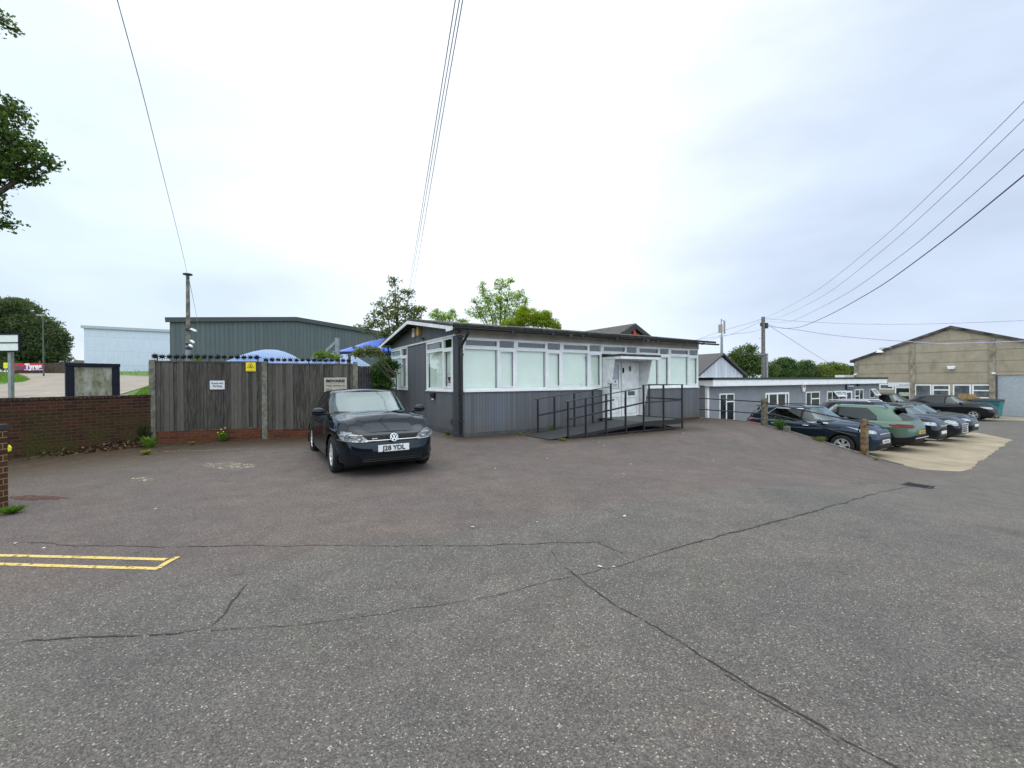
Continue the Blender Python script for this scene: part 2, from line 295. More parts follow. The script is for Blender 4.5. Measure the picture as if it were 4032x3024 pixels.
# ------------------------------------------------------------------ mesh helpers
class MB:
    def __init__(s): s.v = []; s.f = []
    def add(s, vs, fs):
        n = len(s.v); s.v += [tuple(v) for v in vs]; s.f += [tuple(i+n for i in f) for f in fs]; return s
    def box(s, x0, y0, z0, x1, y1, z1):
        v = [(x0, y0, z0), (x1, y0, z0), (x1, y1, z0), (x0, y1, z0), (x0, y0, z1), (x1, y0, z1), (x1, y1, z1), (x0, y1, z1)]
        return s.add(v, [(3, 2, 1, 0), (4, 5, 6, 7), (0, 1, 5, 4), (1, 2, 6, 5), (2, 3, 7, 6), (3, 0, 4, 7)])
    def prism(s, pts, axis, a, b):     # pts: 2D polygon, extruded along axis 0/1/2 from a to b
        def mk(p, q):
            l = list(p); l.insert(axis, q); return tuple(l)
        n = len(pts); v = [mk(p, a) for p in pts] + [mk(p, b) for p in pts]
        return s.add(v, [tuple(range(n-1, -1, -1)), tuple(range(n, 2*n))] + [(i, (i+1) % n, n+(i+1) % n, n+i) for i in range(n)])
    def tube(s, pts, r, n=8, r2=None, cap=True):
        pts = [Vector(p) for p in pts]; L = len(pts); rings = []; up = Vector((0, 0, 1))
        for i, p in enumerate(pts):
            d = (pts[min(i+1, L-1)]-pts[max(i-1, 0)]).normalized()
            x = d.cross(up if abs(d.z) < .95 else Vector((1, 0, 0))).normalized(); y = x.cross(d)
            rr = r if r2 is None else r+(r2-r)*i/(L-1)
            rings.append([p + (x*math.cos(2*math.pi*k/n) + y*math.sin(2*math.pi*k/n))*rr for k in range(n)])
        v = [q for g in rings for q in g]; f = []
        for i in range(L-1):
            for k in range(n): f.append((i*n+k, i*n+(k+1) % n, (i+1)*n+(k+1) % n, (i+1)*n+k))
        if cap: f += [tuple(range(n-1, -1, -1)), tuple((L-1)*n+k for k in range(n))]
        return s.add(v, f)
    def bar(s, p, q, w, h):           # rectangular bar between points
        p, q = Vector(p), Vector(q); d = (q-p).normalized(); up = Vector((0, 0, 1))
        x = d.cross(up if abs(d.z) < .95 else Vector((0, 1, 0))).normalized(); y = x.cross(d)
        v = [e + x*sx*w/2 + y*sy*h/2 for e in (p, q) for sx, sy in ((-1, -1), (1, -1), (1, 1), (-1, 1))]
        return s.add(v, [(0, 1, 2, 3), (7, 6, 5, 4), (0, 4, 5, 1), (1, 5, 6, 2), (2, 6, 7, 3), (3, 7, 4, 0)])
    def lathe(s, prof, axis=1, n=28, c=(0, 0, 0)):   # prof: (r, h) along axis
        v = []
        for r, h in prof:
            for k in range(n):
                t = 2*math.pi*k/n; p = [r*math.cos(t), r*math.sin(t)]; p.insert(axis, h); v.append((p[0]+c[0], p[1]+c[1], p[2]+c[2]))
        L = len(prof); f = [(i*n+k, (i+1)*n+k, (i+1)*n+(k+1) % n, i*n+(k+1) % n) for i in range(L-1) for k in range(n)]
        return s.add(v, f)
    def ball(s, c, r, nu=12, nv=8):
        v = []; f = []
        for i in range(nv+1):
            p = math.pi*i/nv
            for k in range(nu):
                t = 2*math.pi*k/nu; v.append((c[0]+r[0]*math.sin(p)*math.cos(t), c[1]+r[1]*math.sin(p)*math.sin(t), c[2]+r[2]*math.cos(p)))
        for i in range(nv):
            for k in range(nu): f.append((i*nu+k, (i+1)*nu+k, (i+1)*nu+(k+1) % nu, i*nu+(k+1) % nu))
        return s.add(v, f)
    def build(s, name, mat, parent=None, smooth=False, bevel=0.0, fix=True):
        me = bpy.data.meshes.new(name); me.from_pydata(s.v, [], s.f); me.materials.append(mat)
        if fix:
            bm = bmesh.new(); bm.from_mesh(me); bmesh.ops.recalc_face_normals(bm, faces=bm.faces); bm.to_mesh(me); bm.free()
        if smooth:
            for p in me.polygons: p.use_smooth = True
        o = bpy.data.objects.new(name, me); col.objects.link(o)
        if parent: o.parent = parent
        if bevel:
            md = o.modifiers.new('bevel', 'BEVEL'); md.width = bevel; md.segments = 2; md.limit_method = 'ANGLE'
        if smooth:
            try: me.set_sharp_from_angle(angle=R(38))
            except Exception: pass
        return o
def tag(o, label=None, cat=None, group=None, kind=None):
    if label: o['label'] = label
    if cat: o['category'] = cat
    if group: o['group'] = group
    if kind: o['kind'] = kind
    return o
def thing(name, loc, rz, label, cat, group=None):
    o = bpy.data.objects.new(name, None); col.objects.link(o); o.location = loc; o.rotation_euler = (0, 0, rz); o.empty_display_size = .2
    return tag(o, label, cat, group)
def copyobj(o, parent=None):
    c = o.copy(); col.objects.link(c); c.parent = parent; return c
def copytree(o, parent=None):
    c = copyobj(o, parent)
    for ch in [x for x in bpy.data.objects if x.parent == o]: copytree(ch, c)
    return c
def text(name, s, size, mat, parent, loc, rot, bold=0.0, ext=.0015, align='CENTER', xs=1.0):
    cu = bpy.data.curves.new('t', 'FONT'); cu.body = s; cu.size = size; cu.offset = bold; cu.extrude = ext; cu.align_x = align; cu.align_y = 'CENTER'; cu.resolution_u = 3
    o = bpy.data.objects.new('t', cu); col.objects.link(o); dg = bpy.context.evaluated_depsgraph_get()
    me = bpy.data.meshes.new_from_object(o.evaluated_get(dg)); bpy.data.objects.remove(o); me.materials.clear(); me.materials.append(mat)
    q = bpy.data.objects.new(name, me); col.objects.link(q); q.parent = parent; q.location = loc; q.rotation_euler = rot; q.scale = (xs, 1, 1); return q
def drape(name, poly, off, mat, step=.5, attr=None):
    bm = bmesh.new(); vs = [bm.verts.new((p[0], p[1], 0)) for p in poly]; bm.faces.new(vs)
    xs = [p[0] for p in poly]; ys = [p[1] for p in poly]
    for ax, lo, hi in ((0, min(xs), max(xs)), (1, min(ys), max(ys))):
        n = int((hi-lo)/step)
        for i in range(1, n+1):
            c = [0, 0, 0]; c[ax] = lo+i*step; nn = [0, 0, 0]; nn[ax] = 1
            bmesh.ops.bisect_plane(bm, geom=bm.verts[:]+bm.edges[:]+bm.faces[:], plane_co=c, plane_no=nn)
    bmesh.ops.triangulate(bm, faces=bm.faces)
    for v in bm.verts: v.co.z = gz(v.co.x, v.co.y)+off
    bmesh.ops.recalc_face_normals(bm, faces=bm.faces)
    if bm.faces and sum(f.normal.z for f in bm.faces) < 0: bmesh.ops.reverse_faces(bm, faces=bm.faces)
    me = bpy.data.meshes.new(name); bm.to_mesh(me); bm.free(); me.materials.append(mat); o = bpy.data.objects.new(name, me); col.objects.link(o); return o
# ------------------------------------------------------------------ ground
def axis(segs):
    o = [];
    for a, b, st in segs:
        x = a
        while x < b-1e-6: o.append(x); x += st
    o.append(segs[-1][1]); return o
AX = axis([(-900, -200, 100), (-200, -60, 20), (-60, -14, 2), (-14, 11.0, .3)]) + [11.22, 11.28] + axis([(11.5, 30, .5), (30, 60, 2), (60, 200, 20), (200, 1000, 100)])
BX = axis([(-300, -60, 40), (-60, -20, 5), (-20, 4, .3), (4, 30, 1), (30, 80, 4), (80, 200, 20), (200, 1400, 120)])
def ground():
    v = []; c = []
    for b in BX:
        for a in AX:
            p = XY(a, b); z = gz(p.x, p.y); v.append((p.x, p.y, z))
            seam = -4.9 if a < -2 else -4.9
            # forecourt weight: beyond the joint that runs from the drain to the left
            fw = sm((b+7.7-.10*max(0, -a))/.5) if a < 11.25 else 0
            dl = (Vector((p.x, p.y))-W0).dot(WNL)
            df = min(abs(dl), 9)                                  # distance to garden wall
            fd = Vector((.942, .335)); fn = Vector((-.335, .942)); dfe = (Vector((p.x, p.y))-W0).dot(fn); al = (Vector((p.x, p.y))-W0).dot(fd)
            dirt = 0
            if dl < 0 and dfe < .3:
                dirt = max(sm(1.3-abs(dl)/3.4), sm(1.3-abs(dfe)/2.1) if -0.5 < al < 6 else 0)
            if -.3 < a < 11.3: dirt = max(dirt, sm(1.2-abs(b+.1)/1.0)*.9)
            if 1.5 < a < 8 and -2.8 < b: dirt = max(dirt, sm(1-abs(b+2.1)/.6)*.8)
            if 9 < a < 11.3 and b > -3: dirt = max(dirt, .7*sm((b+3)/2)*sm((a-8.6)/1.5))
            gr = 0
            if dl > .12 and p.y > 2 and p.x < 0: gr = 1
            if b > 10 or a > 60 or a < -30 or b < -45: gr = 1
            c.append((fw, dirt, gr, 1))
    n = len(AX); f = [(j*n+i, j*n+i+1, (j+1)*n+i+1, (j+1)*n+i) for j in range(len(BX)-1) for i in range(n-1)]
    me = bpy.data.meshes.new('ground'); me.from_pydata(v, [], f); me.materials.append(M['asphalt'])
    ca = me.color_attributes.new('zone', 'FLOAT_COLOR', 'POINT')
    for i, q in enumerate(c): ca.data[i].color = q
    for p in me.polygons: p.use_smooth = True
    o = bpy.data.objects.new('ground', me); col.objects.link(o); tag(o, kind='structure')
ground()
def concmat(name, c, seam=None):
    b = NB(name); base = b.ramp(b.noise(1.1, 6, .65), [(.3, tuple(x*.72 for x in c)), (.7, c)])
    base = b.mix(b.mr(b.noise(6, 5, .7), .35, .7, 0, .5), base, b.mix(1.0, base, (.8, .76, .68), 'MULTIPLY'))
    base = b.mix(b.mr(b.noise(.7, 4, .6), .52, .66, 0, .45), base, tuple(x*.55 for x in c))
    b.col(base); b.bump(b.noise(120, 3), .3, .003); b.set(Roughness=.9, Specular_IOR_Level=.2); return b.m
M['pad'] = concmat('concrete_pad', (.40, .34, .25)); M['lroad'] = concmat('pale_road', (.37, .325, .28))
pad = [(11.30, -6.3), (11.45, -6.9), (11.9, -7.45), (12.4, -7.5), (18, -6.95), (23.6, -6.4), (26.2, -4.8), (27, -1), (27, 1.4), (11.30, 1.4)]
pad2 = []
for i_ in range(len(pad)):
    (a0_, b0_), (a1_, b1_) = pad[i_], pad[(i_+1) % len(pad)]; n_ = max(1, int(math.hypot(a1_-a0_, b1_-b0_)/.35))
    for k_ in range(n_):
        a_, b_ = a0_+(a1_-a0_)*k_/n_, b0_+(b1_-b0_)*k_/n_; j_ = .05 if k_ else 0; pad2.append((a_+(0 if a_ < 11.31 else random.uniform(-j_, j_)), b_+random.uniform(-j_, j_)))
pad = pad2
tag(drape('parking_pad', [XY(a, b) for a, b in pad], .006, M['pad'], 1.0), kind='structure')
tag(drape('warehouse_apron', [XY(a, b) for a, b in ((39.5, -9), (43.9, -9), (43.9, 2), (38.5, 2))], .006, M['pad'], 2.0), kind='structure')
PADJ = (((3560, 1806), (3773, 1838)), ((3690, 1708), (3963, 1744)))
# far road beyond the garden wall
rd = [at(-60, 1565, 9)]
def gpl(px, py):
    return gp(px, py)
lr = [(-700, 1600), (520, 1572), (640, 1572), (600, 1520), (600, 1483), (430, 1476), (260, 1472), (100, 1468), (60, 1470), (130, 1485), (150, 1496), (110, 1508), (0, 1518), (-700, 1530)]
tag(drape('side_road', [gpl(x, y).xy for x, y in [(-500, 1590), (560, 1560), (470, 1556), (600, 1516), (610, 1484), (430, 1477), (260, 1472), (60, 1469), (105, 1484), (122, 1496), (90, 1506), (0, 1516), (-500, 1530)]], .03, M['lroad'], 1.0), kind='structure')
# ribbons: cracks and painted lines
def ribbon(name, pts, wpx, off, mat, jag=0.0, sub=6):
    ps = [gp(x, y).xy for x, y in pts]; path = []
    for i in range(len(ps)-1):
        n = max(2, int((ps[i+1]-ps[i]).length/(.06 if jag else .4)))
        for k in range(n): path.append(ps[i].lerp(ps[i+1], k/n))
    path.append(ps[-1]); v = []; f = []
    for i, p in enumerate(path):
        d = (path[min(i+1, len(path)-1)]-path[max(0, i-1)]).normalized(); n = Vector((-d.y, d.x))
        s = random.gauss(0, jag) if jag else 0; w = wpx*(random.uniform(.25, 1.3) if jag else 1)/2
        if jag: s += .03*noise.noise(Vector((p.x*2.5, p.y*2.5, 1)))
        for q in (p+n*(s+w), p+n*(s-w)): v.append((q.x, q.y, gz(q.x, q.y)+off))
    for i in range(len(path)-1): f.append((2*i, 2*i+1, 2*i+3, 2*i+2))
    me = bpy.data.meshes.new(name); me.from_pydata(v, [], f); me.materials.append(mat); o = bpy.data.objects.new(name, me); col.objects.link(o); tag(o, kind='structure'); return o
M['crack'] = worn('crack_dark', (.026, .024, .022), .36, .46, 9)
for pts, wd in (([(2242, 2250), (2386, 2358), (2553, 2452), (2705, 2546), (2760, 2586), (2895, 2658), (3047, 2746), (3167, 2817), (3318, 2913), (3526, 3021), (3700, 3120)], .012),
    ([(2860, 2655), (3000, 2740), (3160, 2830), (3300, 2925)], .006),
    ([(3598, 1911), (3318, 1983), (3119, 2039), (2879, 2099), (2600, 2179)], .020), ([(2600, 2179), (2393, 2239), (2213, 2279), (1960, 2344), (1634, 2398), (1200, 2456), (829, 2485)], .006),
    ([(975, 2301), (899, 2383), (829, 2469), (728, 2494), (443, 2507), (95, 2523)], .013), ([(76, 2133), (316, 2152), (633, 2154), (1203, 2148), (1562, 2150), (1923, 2148), (2357, 2134), (2450, 2180)], .012),
    ([(2170, 2170), (2200, 2215), (2242, 2250)], .006), ([(545, 1805), (515, 1865), (475, 1925)], .0)):
    ribbon('road_crack', pts, wd, .004, M['crack'], .006)
M['yline'] = worn('yellow_line_paint', (.74, .55, .17), .36, .47, 17); M['wline'] = worn('white_line_paint', (.5, .49, .46), .47, .6, 20)
for q_ in PADJ: ribbon('pad_joint', list(q_), .022, .011, plain('joint_brown', (.14, .11, .075), .95))
tag(ribbon('yellow_line', [(-300, 2183), (0, 2188), (350, 2196), (655, 2204)], .052, .004, M['yline']), kind='structure')
ribbon('yellow_line', [(-300, 2216), (0, 2222), (350, 2233), (625, 2240)], .052, .004, M['yline'])
ribbon('yellow_line', [(622, 2240), (655, 2218), (700, 2194)], .05, .006, M['yline'])
ribbon('parking_line', [(640, 1778), (815, 1774), (955, 1767)], .05, .004, M['wline'])
ribbon('parking_line', [(1180, 1776), (1290, 1776)], .06, .004, M['wline'])
M['silt'] = worn('pale_silt', (.42, .37, .28), .48, .60, 14); M['rust'] = worn('leaf_silt', (.11, .04, .02), .42, .56, 20)
def patch(name, cx, cy, rx, ry, mat, off=.004):
    pts = [gp(cx+rx*math.cos(t)*random.uniform(.75, 1.1), cy+ry*math.sin(t)*random.uniform(.7, 1.1)).xy for t in [2*math.pi*k/14 for k in range(14)]]
    return tag(drape(name, pts, off, mat, .4), kind='structure')
patch('silt_patch', 560, 1888, 50, 9, M['silt'], .007); patch('silt_patch', 900, 1835, 120, 14, M['silt']); patch('silt_patch', 800, 2492, 24, 6, M['silt'], .007)
patch('leaf_silt_patch', 150, 1961, 120, 11, M['rust'])
patch('tarmac_stain', 3400, 1905, 60, 8, worn('stain', (.05, .05, .05), .5, .7, 6))
# ------------------------------------------------------------------ garden wall, pier, fence
def wallthing(name, p, q, z0, z1, th, mat, label, cat, group=None):
    L = (q-p).length; rz = math.atan2((q-p).y, (q-p).x); t = thing(name, (p.x, p.y, 0), rz, label, cat, group)
    return t, L
# low brick wall
WE = W1 - WD*4.2
t, L = wallthing('garden_wall', WE, W0, 0, 1.3, .22, M['wallbrick'], 'dark mossy red brick garden wall at the left edge of the forecourt', 'wall')
m = MB().box(0, 0, -.3, L, .22, 1.235); m.build('wall', M['wallbrick'], t)
m = MB()
x = 0
while x < L:
    m.box(x+.004, -.012, 1.238+random.uniform(-.003, .004), min(L, x+.075)-.003, .235, 1.303+random.uniform(-.006, .008)); x += .078
m.build('coping', plain('coping_brick', (.06, .032, .025), .9, var=.45, scale=14, bump=.6), t, bevel=.006)
# pier
pc = gp(28, 2035); t = thing('brick_pier', (pc.x-.89, pc.y, 0), R(0), 'red and brown brick gate pier with sandy mortar at the left edge of the photo', 'pier')
MB().box(0, 0, -.1, .42, .42, .99).build('pier', M['pierbrick'], t); MB().box(-.02, -.02, .992, .43, .44, 1.07).build('coping', plain('pier_cap', (.035, .032, .035), .8, var=.2), t, bevel=.006)
# fence
FD = Vector((.942, .335)); FA = math.atan2(.335, .942)
ft = thing('timber_fence', (W0.x, W0.y, 0), FA, 'weathered grey close-board timber fence behind the dark hatchback', 'fence')
for fx, zt in ((0, 2.19), (2.52, 2.17), (4.86, 2.18)):
    pm = MB().box(fx-.065, -.03, -.1, fx+.065, .09, zt-.03); pm.prism([(fx-.065, zt-.03), (fx+.065, zt-.03), (fx+.05, zt+.01), (fx-.05, zt+.01)], 1, -.03, .09) if False else pm.box(fx-.055, -.02, zt-.03, fx+.055, .08, zt)
    pm.build('post', M['conc'], ft, bevel=.008)
for x0, x1, zb, zt in ((.07, 2.45, .36, 2.13), (2.59, 4.79, .30, 2.09)):
    m = MB(); x = x0
    while x < x1-.02:
        wd = random.uniform(.07, .10); e = min(x+wd, x1); o_ = random.uniform(-.009, .010); zz = zb+random.uniform(-.03, .01)+ (.14-.14*(x-x0)/2.4 if x0 > 2 and False else 0)
        lean = random.uniform(-.012, .012)
        m.add([(x, .012+o_, zz), (e+.012, .0+o_, zz), (e+.012+lean, .0+o_, zt), (x+lean, .012+o_, zt), (x, .03, zz), (e+.012, .012+o_, zz), (e+.012+lean, .012+o_, zt), (x+lean, .03, zt)], [(0, 1, 2, 3), (7, 6, 5, 4), (0, 4, 5, 1), (1, 5, 6, 2), (2, 6, 7, 3), (3, 7, 4, 0)])
        x = e
    m.build('board_panel', M['wood'], ft)
    MB().box(x0, -.015, zt+.003, x1, .06, zt+.035).build('capping_rail', M['wood'], ft)
    m = MB()
    for zz in (zb+.25, zb+.95, zb+1.5): m.box(x0, .035, zz, x1, .07, zz+.08)
    m.build('rear_rail', M['wood'], ft)
pt = thing('brick_plinth', (W0.x, W0.y, 0), FA, 'low red brick plinth under the timber fence boards', 'wall')
MB().box(.075, -.02, -.1, 2.45, .10, .352).build('brick_course', M['redbrick'], pt); MB().box(2.59, -.02, -.1, 4.79, .10, .29).build('brick_course', M['redbrick'], pt)
# rotating spikes on the fence
def spike_strip(x0, x1, z, label):
    t = thing('spike_strip', (W0.x, W0.y, 0), FA, label, 'security spikes', 'security spikes along the fence top')
    MB().tube([(x0, .03, z), (x1, .03, z)], .010, 6).build('rod', M['black'], t)
    m = MB()
    for k in range(3):
        xx = x0+.1+(x1-x0-.2)*k/2; MB().box(xx-.012, .015, z-.16, xx+.012, .045, z-.01).build('bracket', M['black'], t)
    sm_ = MB(); n = 8
    for ring, tilt in ((0, 0), (1, R(40)), (2, R(-40))):
        for k in range(n):
            a = 2*math.pi*k/n+ring*.3; d = Vector((math.sin(tilt), math.cos(a)*math.cos(tilt), math.sin(a)*math.cos(tilt))).normalized(); s = d.cross(Vector((1, 0, .1)))  .normalized()*.034
            sm_.add([s, -s, d*.095, Vector((.016, 0, 0)), Vector((-.016, 0, 0))], [(0, 1, 2), (3, 2, 4), (0, 2, 3), (1, 4, 2)])
    sm_.ball((0, 0, 0), (.034, .034, .034), 8, 5)
    first = None; x = x0+.05
    while x < x1-.03:
        if first is None: o = sm_.build('spike_wheel', M['black'], t); first = o
        else: o = copyobj(first, t)
        o.location = (x, .03, z+random.uniform(-.006, .006)); o.rotation_euler = (random.uniform(0, 3), 0, random.uniform(-.2, .2)); x += .152
spike_strip(-.0, 2.46, 2.275, 'black star-wheel security spikes along the left fence panel top'); spike_strip(2.5, 4.75, 2.215, 'black star-wheel security spikes along the right fence panel top')
# signs on the fence
def sign(px0, py0, px1, py1, name, mat, label, off=-.025, th=.004):
    # rectangle on the fence plane from its photo corners
    n = Vector((-FD.y, FD.x, 0)); o = Vector((0, 0, CAMH)); c = Vector((W0.x, W0.y, 0))+n*off
    def hit(x, y):
        d = ray(x, y); tt = (c-o).dot(n)/d.dot(n); p = o+d*tt; return (p.xy-W0).dot(FD), p.z
    a, b = hit(px0, (py0)), hit(px1, py1); x0, x1 = a[0], b[0]; z1, z0 = a[1], b[1]
    t = thing(name, (W0.x+FD.x*(x0+x1)/2+n.x*off, W0.y+FD.y*(x0+x1)/2+n.y*off, (z0+z1)/2), FA, label, 'sign')
    w_, h_ = x1-x0, z1-z0; MB().box(-w_/2, -th, -h_/2, w_/2, 0, h_/2).build('panel', mat, t, bevel=.002); return t, w_, h_
RX = (R(90), 0, 0)
t, w_, h_ = sign(826, 1499, 885, 1533, 'parking_sign', plain('sign_white', (.62, .65, .68), .5, var=.08, scale=20), 'small faded white Reserved Parking sign on the timber fence')
text('lettering', 'Reserved', h_*.30, plain('faded_ink', (.13, .16, .17), .7), t, (-w_*.0, -.006, h_*.20), RX, .002); text('lettering', 'Parking', h_*.30, M['faded_ink'] if 'faded_ink' in M else MATS['faded_ink'], t, (0, -.006, -h_*.12), RX, .002)
t, w_, h_ = sign(1276, 1487, 1366, 1546, 'warning_sign', plain('sign_cream', (.40, .385, .31), .6, var=.12, scale=12), 'beige BEWARE wet tarmac sign on the fence behind the dark hatchback')
text('lettering', 'BEWARE!', h_*.24, M['ink'], t, (0, -.006, h_*.27), RX, .006, xs=1.15); text('lettering', 'Wet tarmac is', h_*.19, plain('grey_ink', (.06, .06, .05), .6), t, (0, -.006, -h_*.03), RX, .001, xs=1.05)
text('lettering', 'very', h_*.19, MATS['grey_ink'], t, (-w_*.3, -.006, -h_*.27), RX, .001); MB().box(-w_*.46, -.006, h_*.11, w_*.46, -.0045, h_*.12).build('rule', MATS['grey_ink'], t)
t, w_, h_ = sign(968, 1427, 1007, 1462, 'hazard_sign', plain('sign_yellow', (.80, .62, .01), .35, var=.04), 'small yellow trip hazard triangle sign at the top of the timber fence')
def tri(mb, s, zc, th):
    P = [Vector((-s, 0, zc-s*.62)), Vector((s, 0, zc-s*.62)), Vector((0, 0, zc+s*.95))]
    for i in range(3): mb.bar(P[i]+Vector((0, -.006, 0)), P[(i+1) % 3]+Vector((0, -.006, 0)), .002, th)
m = MB(); tri(m, w_*.36, h_*.10, .009); m.build('triangle_outline', M['ink'], t)
m = MB(); k = w_; m.box(-.02*k*3, -.007, h_*.02, .03*k, -.005, h_*.22); m.bar((-.16*k, -.006, -h_*.06), (.16*k, -.006, h_*.02), .002, .010); m.bar((.02*k, -.006, h_*.05), (.14*k, -.006, -h_*.10), .002, .009); m.bar((-.05*k, -.006, -h_*.04), (-.10*k, -.006, -h_*.16), .002, .008); m.build('pictogram', M['ink'], t)
MB().box(-w_*.36, -.006, -h_*.40, w_*.36, -.0045, -h_*.36).build('small_print', MATS['grey_ink'], t)
# ------------------------------------------------------------------ main office building (local frame a, b, z)
def frame_thing(name, a, b, z, label, cat, group=None, rot=0.0):
    p = XY(a, b); return thing(name, (p.x, p.y, z), TH+rot, label, cat, group)
off = frame_thing('office_building', 0, 0, 0, 'single-storey dark grey boarded office with white window band, number 8 door and felt roof', 'building')
LA, DB = 10.80, 6.70
ZS, ZT, ZH = 1.29, 2.565, 2.85       # sill, transom, head
# front
MB().box(.14, 0, .10, LA, .09, ZS).build('front_boarding', M['clad'], off)
MB().box(0, -.004, -.3, LA, .10, .10).build('plinth', M['greypaint'], off); MB().box(-.006, .10, -.3, .10, DB, .16).build('plinth', M['greypaint'], off)
MB().box(9.0, -.008, -.4, LA+.004, -.004, .06).build('brick_footing', M['redbrick'], off)
MB().box(0, .0, ZH, LA, .09, 3.16).build('frieze', M['soffit'], off)
# side walls
m = MB(); m.box(0, .14, .16, .09, DB, ZS)
m.box(0, 2.56, ZS, .09, 4.54, 2.90); m.box(0, 2.90-.02, 0, .001, 2.90, .001)
m.build('side_boarding', M['cladside'], off)
m = MB(); m.prism([(.0, 2.94), (DB, 2.94), (DB, 3.12), (DB/2, 3.64), (0, 3.12)], 0, 0.0, .09); m.build('gable_boarding', M['cladside'], off)
MB().box(-.04, .12, 2.893, .095, DB, 2.945).build('gable_trim', M['whitew'], off)
MB().box(-.012, -.012, -.02, .14, .34, 2.90).build('corner_board', plain('corner_dark', (.045, .048, .055), .5, var=.15), off)
# rear and right walls
m = MB(); m.box(0, DB-.09, -.3, LA, DB, 3.12); m.box(LA-.09, .10, 0, LA, DB-.09, 3.12); m.prism([(0.09, 3.12), (DB-.09, 3.12), (DB/2, 3.6)], 0, LA-.09, LA); m.build('rear_walls', M['greypaint'], off)
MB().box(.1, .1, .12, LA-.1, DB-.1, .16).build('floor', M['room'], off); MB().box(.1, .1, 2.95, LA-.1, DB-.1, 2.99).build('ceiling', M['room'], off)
# windows of the front: six equal bays
def pvc_window(parent, x0, x1, z0, z1, xm, zt, y, front=True, axis=0, blind=True, low=True, fr=.05, casement=True, top=True):
    """frame with a wide pane and a narrow casement, top lights above; axis 0 along a (faces -b), axis 1 along b (faces -a)"""
    def B(mb, u0, d0, w0, u1, d1, w1):
        return mb.box(u0, d0, w0, u1, d1, w1) if axis == 0 else mb.box(d0, u0, w0, d1, u1, w1)
    f = MB(); D0, D1 = y-.02, y+.06
    B(f, x0, D0, z1-fr, x1, D1, z1)
    B(f, x0, D0, z0, x0+fr, D1, z1-fr); B(f, x1-fr, D0, z0, x1, D1, z1-fr)
    if low: B(f, x0+fr, D0, z0, x1-fr, D1, z0+fr+.02)
    zl = z0+fr+.02 if low else zt
    B(f, x0+fr, D0-.005, zt-.045, x1-fr, D1, zt+.03) if top else None
    if top: B(f, xm-.035, D0-.003, zt+.03, xm+.035, D1, z1-fr)
    if low: B(f, xm-.035, D0-.003, zl, xm+.035, D1, (zt-.045) if top else z1-fr)
    wn = f.build('window', M['white'], parent, bevel=.004)
    if low and casement:                                  # opening casement in the narrow light
        lo, hi = (xm+.035, x1-fr) if (x1-xm) < (xm-x0) else (x0+fr, xm-.035)
        c = MB(); zz0, zz1 = zl, (zt-.045 if top else z1-fr); g = .045
        for q in ((lo, zz0, hi, zz0+g), (lo, zz1-g, hi, zz1), (lo, zz0+g, lo+g, zz1-g), (hi-g, zz0+g, hi, zz1-g)): B(c, q[0]+.003, D0-.018, q[1]+.003 if q[1] == zz0 else q[1], q[2]-.003, D0+.03, q[3]-.003 if q[3] == zz1 else q[3])
        c.build('casement', M['white'], wn, bevel=.003)
    tl = MB()
    if top:
        g = .028
        lo, hi = (x0+fr, xm-.035) if (x1-xm) < (xm-x0) else (xm+.035, x1-fr)
        for q in ((lo, zt+.03, hi, zt+.03+g), (lo, z1-fr-g, hi, z1-fr), (lo, zt+.03+g, lo+g, z1-fr-g), (hi-g, zt+.03+g, hi, z1-fr-g)): B(tl, q[0], D0-.014, q[1], q[2], D0+.03, q[3])
        tl.build('vent_frame', M['white'], wn)
    gl = MB()
    if low:
        B(gl, x0+fr, y+.012, zl, xm-.035, y+.018, zt-.045 if top else z1-fr); B(gl, xm+.035, y+.012, zl, x1-fr, y+.018, zt-.045 if top else z1-fr)
    if top: B(gl, x0+fr, y+.012, zt+.03, xm-.035, y+.018, z1-fr); B(gl, xm+.035, y+.012, zt+.03, x1-fr, y+.018, z1-fr)
    gl.build('pane', M['glass'], wn)
    if blind and low:
        b = MB(); q1_, q2_ = random.uniform(.05, .11), random.uniform(.05, .13); B(b, x0+fr+.02, y+.085, z0+q1_, xm-.06, y+.088, zt); B(b, xm+.05, y+.085, z0+q2_, x1-fr-.02, y+.088, zt); B(b, x0+fr+.02, y+.080, z0+q1_-.02, xm-.06, y+.092, z0+q1_); B(b, xm+.05, y+.080, z0+q2_-.02, x1-fr-.02, y+.092, z0+q2_); b.build('blind', M['blind'], wn)
    return wn
bw = (LA-.14-.06)/6
for i in range(6):
    x0 = .14+bw*i; x1 = x0+bw-.004
    if i == 3: pvc_window(off, x0, x1, ZT-.05, ZH, x0+bw*.66, ZT, .0, low=False)
    else: pvc_window(off, x0, x1, ZS+.03, ZH, x0+bw*.66, ZT, .0)
MB().box(.14, -.05, ZS-.01, 5.50, .085, ZS+.028).build('sill', M['white'], off); MB().box(7.28, -.05, ZS-.01, LA-.03, .085, ZS+.028).build('sill', M['white'], off)
pvc_window(off, .36, 2.54, ZS+.03, ZH+.04, .36+.72, ZT, 0.0, axis=1); pvc_window(off, 4.56, DB-.06, ZS+.03, ZH+.04, 4.56+.72, ZT, 0.0, axis=1)
MB().box(-.05, .34, ZS-.01, .085, 2.56, ZS+.028).build('sill', M['white'], off); MB().box(-.05, 4.54, ZS-.01, .085, DB-.04, ZS+.028).build('sill', M['white'], off)
